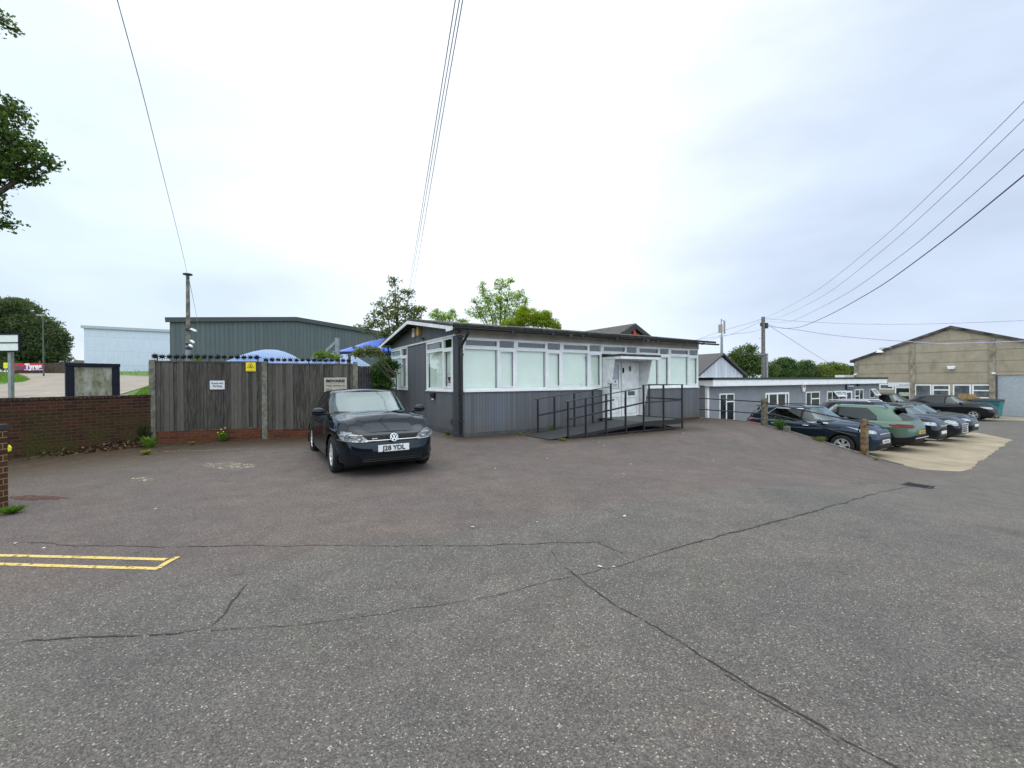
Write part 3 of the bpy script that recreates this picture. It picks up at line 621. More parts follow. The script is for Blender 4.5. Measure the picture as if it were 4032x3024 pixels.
# roof: two felt slopes with overhangs, white bargeboards, gutters
OV = .48; RG = 3.70; EZ = RG-(DB/2+OV)*.163
rf = MB(); th = .07
for s in (0, 1):
    y0 = -OV if s == 0 else DB+OV; pr = [(y0, EZ), (DB/2, RG), (DB/2, RG+th), (y0, EZ+th)]
    rf.prism(pr, 0, -.38, LA+.45)
roof = rf.build('roof', M['felt'], off)
so = MB()
for s in (0, 1):
    y0, y1 = (-OV+.03, -.012) if s == 0 else (DB+OV-.03, DB+.012)
    so.prism([(y0, EZ-.035), (y1, EZ-.035+.04), (y1, EZ-.02+.06), (y0, EZ-.012)], 0, -.33, LA+.42)
so.build('soffit', M['soffit'], roof)
bb = MB()
for s in (0, 1):
    y0 = -OV if s == 0 else DB+OV; y0b = y0 + (.42 if s == 0 else -.42)
    bb.prism([(y0, EZ-.10), (y0b, EZ-.10+.0), (y0b, EZ-.03), (DB/2, RG-.09-.03), (DB/2, RG-.004), (y0, EZ-.004)], 0, -.40, -.375)
bb.build('bargeboard', M['whitew'], roof)
MB().box(-.375, 0.02, 3.0, -.0, DB-.02, 3.01).build('eave_board', M['greypaint'], roof) if False else None
m = MB()
for i in range(20):                                       # mossy lip of felt along the eaves
    x = -.36+i*.58; m.box(x, -OV-.02, EZ+.012, x+.56, -OV+.04, EZ+th+.012+random.uniform(-.005, .012))
m.build('felt_lip', plain('mossy_felt', (.035, .037, .028), .9, var=.5, scale=10, bump=.7), roof)
g = MB(); gy, gz_ = -OV-.065, EZ-.03
prof = [(gy+.055*math.cos(t), gz_+.055*math.sin(t)) for t in [math.pi+math.pi*k/8 for k in range(9)]]; prof += [(gy+.048*math.cos(t), gz_+.004+.048*math.sin(t)) for t in [2*math.pi-math.pi*k/8 for k in range(9)]]
g.prism(prof, 0, -.36, LA+.50); gut = g.build('gutter', M['black'], off)
m = MB()
for x in (1.45, 2.9, 4.1, 5.6, 6.9, 7.6, 9.2, 10.3): m.box(x-.03, gy-.062, gz_-.06, x+.03, gy+.06, gz_+.012)
for x in (3.6, 7.1): m.box(x-.07, gy-.066, gz_-.066, x+.07, gy+.06, gz_+.014)
m.build('gutter_bracket', M['black'], gut)
MB().tube([(.06, gy, gz_-.04), (.06, gy, gz_-.14), (.06, -.13, gz_-.42), (.06, -.08, gz_-.52), (.06, -.08, .10), (.06, -.12, .04)], .038, 10).build('downpipe', M['black'], off, smooth=True)
m = MB()
for z in (gz_-.2, 2.35, 1.24, .45): m.box(.0, -.13, z-.02, .12, -.012, z+.02)
m.build('pipe_clip', M['black'], off)
MB().tube([(-.05, DB+.3, EZ-.05), (-.05, DB+.12, EZ-.35), (-.05, DB+.08, .2)], .035, 8).build('downpipe', M['black'], off)
# porch
pw = MB(); pw.box(5.50, -.004, .30, 7.28, .08, 2.44); porch = pw.build('porch_wall', M['whitew'], off)
for a0, a1 in ((5.46, 5.50), (7.28, 7.32)):
    fin = MB(); fin.prism([(-.60, 2.31), (-.008, 2.31), (-.008, .20), (-.16, .20), (-.20, .50)], 0, a0, a1); fin.build('side_fin', M['whitew'], off)
MB().box(5.44, -.92, 2.31, 7.36, -.024, 2.40).build('canopy', M['whitew'], off, bevel=.005); MB().box(5.42, -.94, 2.403, 7.38, -.022, 2.475).build('canopy_felt', M['felt'], off, bevel=.01)
dr = MB(); dr.box(6.36, -.045, .30, 7.20, -.008, 2.24); door = dr.build('door', M['whitew'], off, bevel=.004)
m = MB(); m.box(6.46, -.052, 1.27, 7.10, -.047, 1.29); m.box(6.46, -.055, .95, 7.10, -.048, .97); m.box(6.46, -.053, .38, 6.48, -.047, .95); m.box(7.08, -.053, .38, 7.10, -.047, .95); m.box(6.46, -.053, .38, 7.10, -.047, .40); m.build('panel_moulding', plain('door_shadow', (.5, .5, .5), .6, var=.05), door)
MB().box(6.66, -.060, 1.05, 7.0, -.047, 1.20).build('letterbox', plain('dull_brass', (.10, .12, .11), .5, .3), door)
m = MB(); m.box(6.40, -.058, 1.33, 6.44, -.047, 1.56); m.bar((6.42, -.08, 1.47), (6.55, -.08, 1.47), .016, .016); m.bar((6.42, -.047, 1.47), (6.42, -.085, 1.47), .016, .016); m.build('handle', M['chrome'], door)
MB().box(6.395, -.080, 1.86, 6.45, -.047, 2.04).build('keypad', M['plastic'], door); MB().lathe([(.0, -.052), (.016, -.052), (.016, -.047)], 1, 10, (6.42, 0, 1.12)).build('lock', M['black'], door)
text('house_number', '8', .26, M['ink'], door, (6.77, -.052, 2.0), RX, .006)
dr2 = MB(); dr2.box(5.56, -.04, .30, 6.30, -.008, 1.30); dr2.box(5.56, -.04, 2.16, 6.30, -.008, 2.24); dr2.box(5.56, -.04, 1.30, 5.86, -.008, 2.16); dr2.box(6.22, -.04, 1.30, 6.30, -.008, 2.16)
sd_ = dr2.build('side_door', M['whitew'], off)
MB().box(5.86, -.015, 1.30, 6.22, -.009, 2.16).build('pane', plain('sidelight_glass', (.25, .29, .33), .08, spec=.8, var=.1), sd_)
m = MB(); m.box(5.64, -.048, .98, 6.22, -.041, 1.0); m.box(5.64, -.048, .42, 6.22, -.041, .44); m.box(5.64, -.048, .44, 5.66, -.041, .98); m.box(6.2, -.048, .44, 6.22, -.041, .98); m.build('panel_moulding', MATS['door_shadow'], sd_)
MB().box(5.90, -.021, 1.32, 6.20, -.017, 1.62).build('notice', M['plate'], sd_); MB().box(5.88, -.021, 1.72, 6.06, -.017, 1.98).build('notice', plain('notice_pale', (.5, .54, .58), .6, var=.03), sd_)
m = MB(); m.box(6.03, -.025, 1.52, 6.09, -.022, 1.59); m.box(5.94, -.025, 1.44, 6.16, -.022, 1.452); m.box(5.94, -.025, 1.40, 6.16, -.022, 1.41); m.box(5.97, -.025, 1.36, 6.13, -.022, 1.37); m.box(5.89, -.025, 1.94, 6.04, -.022, 1.96); m.box(5.89, -.025, 1.84, 6.02, -.022, 1.848); m.box(5.89, -.025, 1.78, 6.02, -.022, 1.788); m.build('notice_text', MATS['grey_ink'], sd_)
# small items on the gable wall
al = MB(); al.prism([(2.98, 3.12), (3.10, 3.01), (3.22, 3.12), (3.24, 3.34), (2.96, 3.34)], 0, -.09, -.004)
b0, z0 = planea(1636, 1318, 0); 
def wallbox(name, pxc, pyc, w_, h_, d_, mat, label, cat, bevel=.01, up=0):
    b, z = planea(pxc, pyc, 0); p = XY(0, b); t = thing(name, (p.x, p.y, z), TH, label, cat); MB().box(-d_, -w_/2, -h_/2, -.004, w_/2, h_/2).build('case', mat, t, bevel=bevel); return t
t = wallbox('alarm_box', 1634, 1311, .20, .32, .08, plain('alarm_cream', (.62, .56, .46), .4), 'cream and red burglar alarm box high on the office gable', 'alarm'); MB().box(-.085, -.06, .02, -.081, .06, .09).build('mark', plain('alarm_red', (.5, .04, .02), .5), t)
t = wallbox('alarm_box', 1656, 1305, .20, .30, .12, plain('alarm_amber', (.52, .30, .04), .4), 'amber and brown alarm box beside the cream one on the office gable', 'alarm')
t = wallbox('camera_bracket', 1670, 1333, .05, .05, .10, M['black'], 'small black camera on a bracket at the gable trim', 'camera', .004); MB().bar((-.10, -.10, -.02), (-.14, .14, .02), .05, .05).build('lens_tube', M['black'], t)
t = wallbox('floodlight', 1710, 1557, .24, .16, .10, M['black'], 'small black box lamp on the side wall under the window', 'lamp'); MB().box(-.08, -.03, -.14, -.02, .03, -.08).build('sensor', M['white'], t)
t = wallbox('junction_box', 1780, 1660, .09, .14, .06, M['greypaint'], 'small grey junction box low on the office side wall', 'box')
# window stickers on the side wall window
b, z = planea(1769, 1484, 0); st = thing('window_sticker', (XY(0, b).x, XY(0, b).y, z), TH, 'round black and white badge sticker in the side window', 'sticker')
def disc(mb, r, d, rz_=1.15): 
    n = 24; return mb.add([(d, r*math.cos(2*math.pi*k/n), r*rz_*math.sin(2*math.pi*k/n)) for k in range(n)], [tuple(range(n))])
disc(MB(), .13, .004).build('backing', M['plate'], st, fix=False); 
m = MB(); n = 24
ring = [(.0, .115*math.cos(2*math.pi*k/n), .132*math.sin(2*math.pi*k/n)) for k in range(n)] + [(.0, .10*math.cos(2*math.pi*k/n), .117*math.sin(2*math.pi*k/n)) for k in range(n)]
m.add(ring, [(k, (k+1) % n, n+(k+1) % n, n+k) for k in range(n)]); m.add([(-.001, .105*math.cos(t_), .12*math.sin(t_)) for t_ in [math.pi+math.pi*k/12 for k in range(13)]], [tuple(range(13))])
m.add([(-.002, -.012, .02), (-.002, .012, .02), (-.002, .012, .06), (-.002, .03, .06), (-.002, 0, .095), (-.002, -.03, .06), (-.002, -.012, .06)], [tuple(range(7))]); m.build('emblem', M['ink'], st, fix=False)
b, z = planea(1771, 1514, 0); st = thing('window_sticker', (XY(0, b).x, XY(0, b).y, z), TH, 'white square accreditation sticker reading CHAS in the side window', 'sticker')
MB().box(.001, -.14, -.16, .003, .14, .16).build('backing', M['plate'], st); pur = plain('purple_ink', (.12, .03, .12), .5)
text('lettering', 'CHAS', .10, pur, st, (-.004, .02, .07), (R(90), 0, R(-90)), .003)
MB().tube([(-.002, .02+.055*math.cos(t_), .01+.055*math.sin(t_)) for t_ in [math.pi*1.08+math.pi*.84*k/8 for k in range(9)]], .006, 5).build('smile', pur, st); MB().box(-.003, -.10, -.09, -.001, .02, -.085).build('small_print', MATS['grey_ink'], st)
# ------------------------------------------------------------------ access ramp
rp = frame_thing('access_ramp', 0, 0, 0, 'black steel access ramp and landing with handrails in front of the number 8 door', 'ramp')
RB0, RB1, RZ = -2.0, -.75, .30
mesh = plain('ramp_deck', (.05, .052, .055), .7, var=.25, scale=20, bump=.5)
m = MB(); m.prism([(1.75, .012), (5.30, RZ-.012), (5.30, RZ), (1.75, .022)], 1, RB0+.03, RB1-.03); m.build('ramp_deck', mesh, rp)
MB().box(5.30, RB0+.03, RZ-.02, 7.11, -.01, RZ).build('landing_deck', plain('landing_deck', (.10, .10, .095), .6, var=.2, scale=12), rp)
m = MB(); m.bar((2.34, RB0, .02), (5.29, RB0, RZ-.05), .03, .07); m.bar((2.2, RB1, .03), (5.2, RB1, RZ-.05), .03, .07); m.box(5.29, RB0-.02, RZ-.14, 7.13, RB0+.02, RZ+.02); m.box(7.09, RB0+.02, RZ-.14, 7.13, -.06, RZ+.02)
m.bar((2.34, RB0, .035), (7.11, RB0, .045), .04, .035); m.bar((5.6, -1.3, .03), (6.0, RB0+.05, .03), .03, .03)
m.bar((6.55, -1.0, .16), (6.95, RB0+.2, .02), .035, .035); m.bar((6.0, -.6, .03), (6.3, RB0+.1, .03), .03, .03); m.box(6.2, -1.4, .0, 6.25, -1.35, RZ-.02); m.box(5.4, -.5, .0, 5.45, -.45, RZ-.02); m.build('frame', M['black'], rp)
def rail(z): return z
fp = [2.34, 2.97, 3.74, 4.52, 5.29, 6.20, 7.11]
def top(a): return 1.02+(1.36-1.02)*(a-2.34)/(5.29-2.34)
for i, a in enumerate(fp):
    tz = top(a)-.01 if i < 4 else 1.43
    MB().box(a-.022, RB0-.03, 0, a+.022, RB0+.014, tz).build('post', M['black'], rp)
bp = [2.22, 2.83, 3.60, 4.36, 5.15]
for i, a in enumerate(bp):
    tz = top(a)+.02 if i < 4 else 1.47
    MB().box(a-.022, RB1-.014, .0, a+.022, RB1+.03, tz).build('post', M['black'], rp)
MB().box(7.088, -.65, .0, 7.132, -.606, 1.43).build('post', M['black'], rp)
m = MB(); m.bar((2.24, RB0-.01, 1.015), (5.29, RB0-.01, 1.36), .05, .022); m.bar((5.24, RB0-.01, 1.44), (7.16, RB0-.01, 1.44), .05, .022); m.bar((2.12, RB1, 1.04), (5.15, RB1, 1.385), .05, .022); m.box(5.03, RB1-.02, 1.47, 5.2, RB1+.03, 1.49); m.bar((7.11, RB0+.03, 1.442), (7.11, -.58, 1.442), .05, .022)
m.build('handrail', M['black'], rp)
m = MB(); m.bar((2.30, RB0, .52), (5.29, RB0, .90), .035, .045); m.bar((5.29, RB0, .90), (7.11, RB0, .93), .035, .045); m.bar((2.2, RB1, .56), (5.28, RB1, .95), .035, .045); m.bar((7.11, RB0+.03, .95), (7.11, -.5, .97), .035, .045); m.build('mid_rail', M['black'], rp)
# ------------------------------------------------------------------ kerb edge, posts and rails on the right of the forecourt
kt = frame_thing('retaining_kerb', 0, 0, 0, 'low concrete edging holding the forecourt above the sunken car park', 'kerb')
m = MB(); n = 24
for i in range(n):
    b0_, b1_ = -6.4+7.9*i/n, -6.4+7.9*(i+1)/n; q0, q1 = XY(11.15, b0_), XY(11.15, b1_); z0_, z1_ = gz(q0.x, q0.y)+.012, gz(q1.x, q1.y)+.012
    m.add([(11.19, b0_, -1.6), (11.33, b0_, -1.6), (11.33, b0_, z0_), (11.19, b0_, z0_), (11.19, b1_, -1.6), (11.33, b1_, -1.6), (11.33, b1_, z1_), (11.19, b1_, z1_)], [(0, 1, 2, 3), (7, 6, 5, 4), (3, 2, 6, 7), (1, 5, 6, 2)])
m.build('edging', M['conc'], kt, fix=False)
def gpost(px, py, pyt, a, label, w_=.085):
    b, z = planea(px, py, a); p = XY(a, b); zt = planea(px, pyt, a)[1]; t = thing('concrete_post', (p.x, p.y, z), TH, label, 'post', 'concrete rail posts'); h = zt-z
    m = MB(); m.box(-w_, -w_, -.3, w_, w_, h-.06); m.add([(-w_, -w_, h-.06), (w_, -w_, h-.06), (w_, w_, h-.06), (-w_, w_, h-.06), (-w_*.6, -w_*.6, h), (w_*.6, -w_*.6, h), (w_*.6, w_*.6, h), (-w_*.6, w_*.6, h)], [(4, 5, 6, 7), (0, 1, 5, 4), (1, 2, 6, 5), (2, 3, 7, 6), (3, 0, 4, 7)])
    m.build('shaft', plain('aged_post', (.17, .145, .10), .9, var=.4, scale=10, bump=.7) if w_ > .082 else plain('brown_post', (.20, .13, .07), .9, var=.45, scale=8, bump=.7), t, bevel=.012); return b, z
b1, z1 = gpost(3010, 1679, 1567, 11.17, 'weathered square concrete post with black rails nearer the office'); b2, z2 = gpost(3404, 1789, 1650, 11.19, 'brown weathered concrete post at the lower end of the black rails', .08)
rt = frame_thing('guard_rail', 0, 0, 0, 'two black tubular rails running between the concrete posts above the parked blue car', 'railing')
def rl(p0, p1, a=11.17):
    q = [(a,)+planea(x, y, a) for x, y in (p0, p1)]; return q
m = MB(); q = rl((2700, 1565), (3004, 1582)); m.tube(q, .022, 8); m.build('top_rail', M['black'], rt)
m = MB(); q = rl((2700, 1607), (3004, 1629)); m.tube(q, .022, 8); m.build('lower_rail', M['black'], rt)
m = MB(); q = rl((3012, 1584), (3400, 1665)); m.tube(q, .022, 8); m.tube(rl((3408, 1668), (3440, 1676)), .022, 8); m.build('top_rail', M['black'], rt)
m = MB(); q = [(11.17,)+planea(x, y, 11.17) for x, y in ((3012, 1630), (3050, 1632), (3180, 1664), (3290, 1697), (3372, 1717))]; m.tube(q, .018, 8); m.tube(rl((3374, 1716), (3390, 1668)), .018, 8); m.build('lower_rail', M['black'], rt, smooth=True)
b, z = planea(3098, 1702, 11.1); p = XY(11.1, b); t = thing('concrete_block', (p.x, p.y, z), TH, 'short broken concrete stub beside the weeds at the kerb', 'block'); MB().box(-.06, -.10, -.2, .06, .10, .22).build('block', M['conc'], t, bevel=.012); MB().box(-.05, .10, -.1, .02, .55, .04).build('broken_slab', M['conc'], t, bevel=.01)
# drain
dg_ = gp(3605, 1916); t = thing('drain_grate', (dg_.x, dg_.y, dg_.z+.004), TH, 'black rectangular drain grate in the tarmac at the road joint', 'drain')
m = MB(); m.box(-.32, -.20, -.02, .32, .20, .002); m.build('recess', M['dark'], t)
m = MB()
for k in range(9): m.box(-.30+k*.07, -.18, .003, -.27+k*.07, .18, .010)
m.box(-.34, -.215, .003, .34, -.18, .012); m.box(-.34, .18, .003, .34, .215, .012); m.build('grate', plain('cast_iron', (.03, .03, .032), .6, .4), t)
# ------------------------------------------------------------------ rendered grey building in the car park
GB = 1.5; GZ = -1.20
ga0 = planeb(2784, 1560, GB)[0]; ga1 = planeb(3461, 1560, GB)[0]; zf0 = planeb(3100, 1506, GB)[1]; GT = 1.62
gb = frame_thing('rendered_building', 0, 0, 0, 'long single-storey grey rendered unit with white fascia and white windows beside the car park', 'building')
DEP = 7.0
MB().box(ga0, GB, -1.6, ga1, GB+DEP, GT-.32+.10).build('wall', M['render'], gb)
MB().box(ga0-.05, GB-.35, GT-.30+.0, ga1+.35, GB+DEP+.1, GT-.02).build('fascia', M['white'], gb, bevel=.01); MB().box(ga0-.05-.03, GB-.36, GT-.33, ga1+.36, GB+.1, GT-.303).build('soffit', M['white'], gb)
MB().box(ga0-.10, GB-.40, GT-.017, ga1+.40, GB+DEP+.15, GT+.09).build('roof_edge', M['black'], gb)
MB().box(ga0-.012, GB-.03, -1.4, ga0+.12, GB+.10, GT-.35).build('corner_trim', M['white'], gb)
MB().box(ga0-.9, GB+1.2, -1.3, ga0-.01, GB+1.5, GT-.4).build('side_wall', plain('side_wall_stone', (.22, .20, .16), .9, var=.2), gb)
wdark = plain('dark_glazing', (.025, .030, .035), .06, spec=.9, var=.3, scale=2)
def gwin(parent, pxl, pyt, pxr, pyb, cols, rows, name='window', B=GB, fr=.06, glass=None, planef=None, axis=0, sgn=-1, mat=None):
    """cols: fractions of mullions; rows: list per light of transom fractions"""
    f = planef or planeb
    u0, zt = f(pxl, pyt, B); u1, zb = f(pxr, pyb, B); zb_ = min(zb, f(pxl, pyb, B)[1]) if False else zb
    if u0 > u1: u0, u1 = u1, u0
    def bx(mb, a0, d0, z0, a1, d1, z1):
        return mb.box(a0, B+d0*sgn if False else B+min(d0, d1), z0, a1, B+max(d0, d1), z1) if axis == 0 else mb.box(B+min(d0, d1), a0, z0, B+max(d0, d1), a1, z1)
    m = MB(); W_ = u1-u0; H_ = zt-zb
    for q in ((u0, zt-fr, u1, zt), (u0, zb, u1, zb+fr), (u0, zb+fr, u0+fr, zt-fr), (u1-fr, zb+fr, u1, zt-fr)): bx(m, q[0], -.035, q[1], q[2], .02, q[3])
    xs = [0]+cols+[1]
    for c in cols: bx(m, u0+W_*c-fr*.6, -.032, zb+fr, u0+W_*c+fr*.6, .02, zt-fr)
    for i, rr in enumerate(rows):
        for r in rr: bx(m, u0+W_*xs[i]+fr*.6, -.03, zt-H_*r-fr*.5, u0+W_*xs[i+1]-fr*.6, .02, zt-H_*r+fr*.5)
    w0 = m.build(name, mat or M['white'], parent)
    g = MB(); bx(g, u0+fr, -.012, zb+fr, u1-fr, -.006, zt-fr); g.build('pane', glass or wdark, w0); return w0, (u0, u1, zb, zt)
gwin(gb, 2831, 1550, 2890, 1662, [.46], [[], [.28]])
d_, _ = gwin(gb, 3012, 1547, 3105, 1650, [.14, .5, .86], [[], [], [], []], name='double_door', fr=.10)
gwin(gb, 3171, 1543, 3226, 1606, [.38], [[], [.42]]); gwin(gb, 3255, 1541, 3303, 1613, [.42], [[], []]); gwin(gb, 3328, 1539, 3353, 1612, [], [[]], name='door', fr=.12)
gwin(gb, 3364, 1533, 3398, 1600, [.55], [[.38], []]); 
def hinged(px0, py0, px1, py1, label_, tilt, parent):
    a0, zt = planeb(px0, py0, GB); a1, zb = planeb(px1, py1, GB); e = bpy.data.objects.new('open_sash', None); col.objects.link(e); e.parent = parent; e.location = (a0, GB-.05, zt); e.rotation_euler = (-tilt, 0, 0)
    W_, H_ = a1-a0, zt-zb; m = MB(); f_ = .07
    for q in ((0, -f_, W_, 0), (0, -H_, W_, -H_+f_), (0, -H_+f_, f_, -f_), (W_-f_, -H_+f_, W_, -f_)): m.box(q[0], -.04, q[1], q[2], .0, q[3])
    bpy.data.objects.remove(e); o = m.build('open_sash', M['white'], parent); o.location = (a0, GB-.05, zt); o.rotation_euler = (-tilt, 0, 0)
    g = MB().box(f_, -.024, -H_+f_, W_-f_, -.016, -f_).build('pane', plain('pale_glazing', (.30, .34, .33), .1, spec=.8), o)
hinged(3277, 1541, 3306, 1566, '', R(38), gb); hinged(3307, 1539, 3325, 1562, '', R(12), gb)
gwin(gb, 3423, 1533, 3441, 1567, [], [[]]); hinged(3424, 1532, 3442, 1562, '', R(35), gb)
a, z = planeb(3160, 1526, GB); t = frame_thing('alarm_box', a, GB, z, 'white burglar alarm box with red mark on the grey rendered wall', 'alarm'); MB().prism([(-.16, .22), (.16, .22), (.19, 0), (.10, -.24), (-.10, -.24), (-.19, 0)], 1, -.10, -.004).build('case', M['white'], t, bevel=.02); MB().box(-.09, -.106, .0, .09, -.101, .09).build('mark', MATS['alarm_red'], t)
a, z = planeb(2832, 1514, GB); t = frame_thing('camera', a, GB, z, 'small white camera under the fascia at the left end of the grey unit', 'camera'); MB().tube([(-.1, -.14, 0), (.14, -.10, 0)], .06, 8).build('body', M['white'], t); MB().box(-.03, -.10, 0, .03, 0, .08).build('bracket', M['white'], t)
a, z = planeb(3373, 1514, GB); t = frame_thing('wall_lamp', a, GB, z, 'small round black lamp beside the blue shop sign', 'lamp'); MB().ball((0, -.09, 0), (.10, .10, .11)).build('body', M['black'], t); MB().box(-.03, -.06, -.03, .03, 0, .03).build('bracket', M['black'], t)
navy = plain('navy_sign', (.012, .022, .085), .35)
def shopsign(px0, py0, px1, py1, label, lines):
    a0, z1_ = planeb(px0, py0, GB); a1, z0_ = planeb(px1, py1, GB); t = frame_thing('shop_sign', (a0+a1)/2, GB, (z0_+z1_)/2, label, 'sign'); W_, H_ = a1-a0, z1_-z0_
    MB().box(-W_/2, -.09, -H_/2, W_/2, -.004, H_/2).build('panel', navy, t, bevel=.006)
    m = MB()
    for x0_, z0q, x1_, z1q in ([(-.40, -.12, -.34, .26), (-.34, .18, -.26, .26), (-.34, -.12, -.26, -.04), (-.22, -.12, -.14, .26), (-.10, -.12, .02, .16), (.06, -.12, .18, .16), (.22, -.12, .30, .16), (.34, -.22, .42, .16)] if lines == 0 else [(-.32, -.22, -.12, .22), (-.08, -.22, .06, -.10), (.10, -.22, .36, .06)]): m.box(x0_*W_, -.095, z0q*H_, x1_*W_, -.092, z1q*H_)
    m.build('lettering', M['plate'], t)
    MB().box(-W_*.42, -.094, -H_*.42, W_*.42, -.091, -H_*.36).build('stripe', plain('sign_grey', (.35, .37, .42), .5), t)
shopsign(3328, 1509, 3357, 1533, 'navy shop sign with white lettering above the white door of the grey unit', 0)
shopsign(3309, 1567, 3325, 1597, 'narrow navy sign with white lettering beside the door of the grey unit', 1)
# ------------------------------------------------------------------ rough-cast warehouse at the right
WA = 44.0
def whmat():
    b = NB('roughcast_panels'); s = b.n('ShaderNodeSeparateXYZ'); b.l(b.obj(), s.inputs[0]); q = b.math('DIVIDE', b.math('ADD', s.outputs[2], 10.0), .86); fr = b.math('FRACT', q)
    base = b.ramp(b.noise(1.3, 6, .7), [(.3, (.33, .285, .21)), (.7, (.45, .395, .30))]); base = b.mix(b.mr(b.noise(30, 4), .35, .7, 0, .5), base, b.mix(1.0, base, (.7, .7, .7), 'MULTIPLY'))
    g = b.math('LESS_THAN', fr, .075); base = b.mix(b.math('MULTIPLY', g, .6), base, (.16, .14, .11)); base = b.mix(b.mr(b.noise(2.2, 4, .6, stretch=(1, 1, .25)), .55, .75, 0, .4), base, (.12, .11, .085))
    b.col(base); b.bump(b.math('ADD', b.math('MULTIPLY', g, -1), b.noise(50, 3)), .5, .03); b.set(Roughness=.95, Specular_IOR_Level=.1); return b.m
wh = frame_thing('warehouse', 0, 0, 0, 'large roughcast concrete-panel warehouse with pitched gable and roller shutter at the right', 'building')
bL, zL = planea(3366, 1423, WA); bP, zP = planea(3746, 1293, WA); bRr = 2*bP-bL
b4, z4 = planea(4032, 1347, WA); 
zR = zP + (z4-zP)*(bRr-bP)/(b4-bP)
dm = MB(); bo0, zo = planea(3925, 1477, WA); 
bo1 = bo0-4.3; zsh = zo
m = MB(); bs = [bL, bo0, bo1, bRr]
def zg(b): return zL+(zP-zL)*(bL-b)/(bL-bP) if b > bP else zP+(zR-zP)*(bP-b)/(bP-bRr)
m.prism([(bL, -1.6), (bL, zL), (bP, zP), (bo0, zg(bo0)), (bo0, -1.6)], 0, WA, WA+.3); m.prism([(bo0, zsh), (bo0, zg(bo0)), (bo1, zg(bo1)), (bo1, zsh)], 0, WA, WA+.3); m.prism([(bo1, -1.6), (bo1, zg(bo1)), (bRr, zR), (bRr, -1.6)], 0, WA, WA+.3)
m.box(WA+.3, bL-.3, -1.6, WA+25, bL, zL); m.box(WA+.3, bRr, -1.6, WA+25, bRr+.3, zR); m.build('wall', whmat(), wh)
for bb_, in ((planea(3594, 1500, WA)[0],), (planea(3908, 1500, WA)[0],), (bL-.12,)):
    m = MB().box(WA-.10, bb_-.16, -1.6, WA-.004, bb_+.16, zg(bb_)-.2); m.build('pilaster', plain('panel_pier', (.30, .262, .20), .9, var=.25, scale=3, bump=.4), wh)
rfm = plain('asbestos_roof', (.10, .085, .08), .9, var=.4, scale=2, bump=.6); m = MB(); m.prism([(bL+.35, zL-.12), (bP, zP), (bP, zP+.22), (bL+.35, zL+.10)], 0, WA-.18, WA+25); m.prism([(bRr-.35, zR-.12), (bP, zP), (bP, zP+.22), (bRr-.35, zR+.10)], 0, WA-.18, WA+25); m.build('roof', rfm, wh)
m = MB(); k = 0; zz = -1.34
while zz < zsh-.02: m.box(WA+.10, bo1, zz, WA+.14, bo0, min(zz+.060, zsh)); m.box(WA+.12, bo1, zz+.06, WA+.15, bo0, min(zsh, zz+.10)); zz += .10
m.build('roller_shutter', plain('shutter_grey', (.42, .46, .49), .45, .2, var=.06), wh)
MB().box(WA-.02, bo0-.02, -1.35, WA+.14, bo0+.10, zsh+.02).build('shutter_frame', M['greypaint'], wh)
MB().box(WA-.06, bo1, -1.38, WA+.12, bo0, -1.30).build('threshold', M['greypaint'], wh)
def ww(px0, py0, px1, py1, cols, rows, **k): return gwin(wh, px0, py0, px1, py1, cols, rows, B=WA, planef=planea, axis=1, fr=.09, glass=k.pop('glass', plain('greyed_glazing', (.12, .14, .15), .15, spec=.7, var=.3, scale=2)), **k)
ww(3463, 1512, 3519, 1534, [], [[]]); ww(3524, 1511, 3586, 1640, [], [[.12]], name='door', glass=wdark)
ww(3602, 1514, 3668, 1562, [], [[]]); ww(3671, 1515, 3741, 1562, [], [[.44]]); ww(3752, 1514, 3824, 1566, [], [[]]); ww(3828, 1514, 3907, 1569, [], [[.44]])
b, z = planea(3561, 1552, WA); MB().box(WA-.05, b-.35, z-.16, WA-.04, b+.35, z+.16).build('door_notice', plain('notice_green', (.40, .46, .36), .6), wh)
b, z = planea(3556, 1516, WA); MB().box(WA-.056, b-.45, z-.06, WA-.05, b+.25, z+.06).build('faded_lettering', plain('faded_letters', (.45, .48, .5), .6), wh)
m = MB(); b, z = planea(3548, 1515, WA); MB().box(WA-.046, b-.9, z-.18, WA-.040, b+.9, z+.20).build('header_panel', M['plate'], wh)
b, z = planea(3748, 1448, WA); p = XY(WA, b); t = thing('bulkhead_lamp', (p.x, p.y, z), TH, 'white bulkhead floodlight in the middle of the warehouse gable', 'lamp'); MB().prism([(-.26, .13), (.26, .13), (.18, -.13), (-.18, -.13)], 0, -.28, -.005).build('lamp_case', M['white'], t, bevel=.04)
for px, py, lb in ((3372, 1475, 'tiny white camera at the left corner of the warehouse gable'), (3916, 1470, 'tiny white camera beside the roller shutter head')):
    b, z = planea(px, py, WA); p = XY(WA, b); t = thing('security_camera', (p.x, p.y, z), TH, lb, 'camera'); MB().box(-.35, -.09, -.07, -.02, .09, .07).build('camera_body', M['white'], t, bevel=.02)
b, z = planea(3512, 1371, WA); b_, z_ = planea(3468, 1382, WA); p = XY(WA, b); t = thing('arm_lamp', (p.x, p.y, z), TH, 'old lamp with a white shade on a horizontal arm at the warehouse roof edge', 'lamp')
MB().tube([(-.2, 0, -.4), (-.2, 0, .05), (-.2, b_-b, .05), (-.2, b_-b, -.15)], .04, 6).build('arm', M['galv'], t); MB().lathe([(.0, .1), (.12, .08), (.30, -.12), (.28, -.14)], 2, 14, (-.2, b_-b, -.22)).build('shade', M['white'], t)
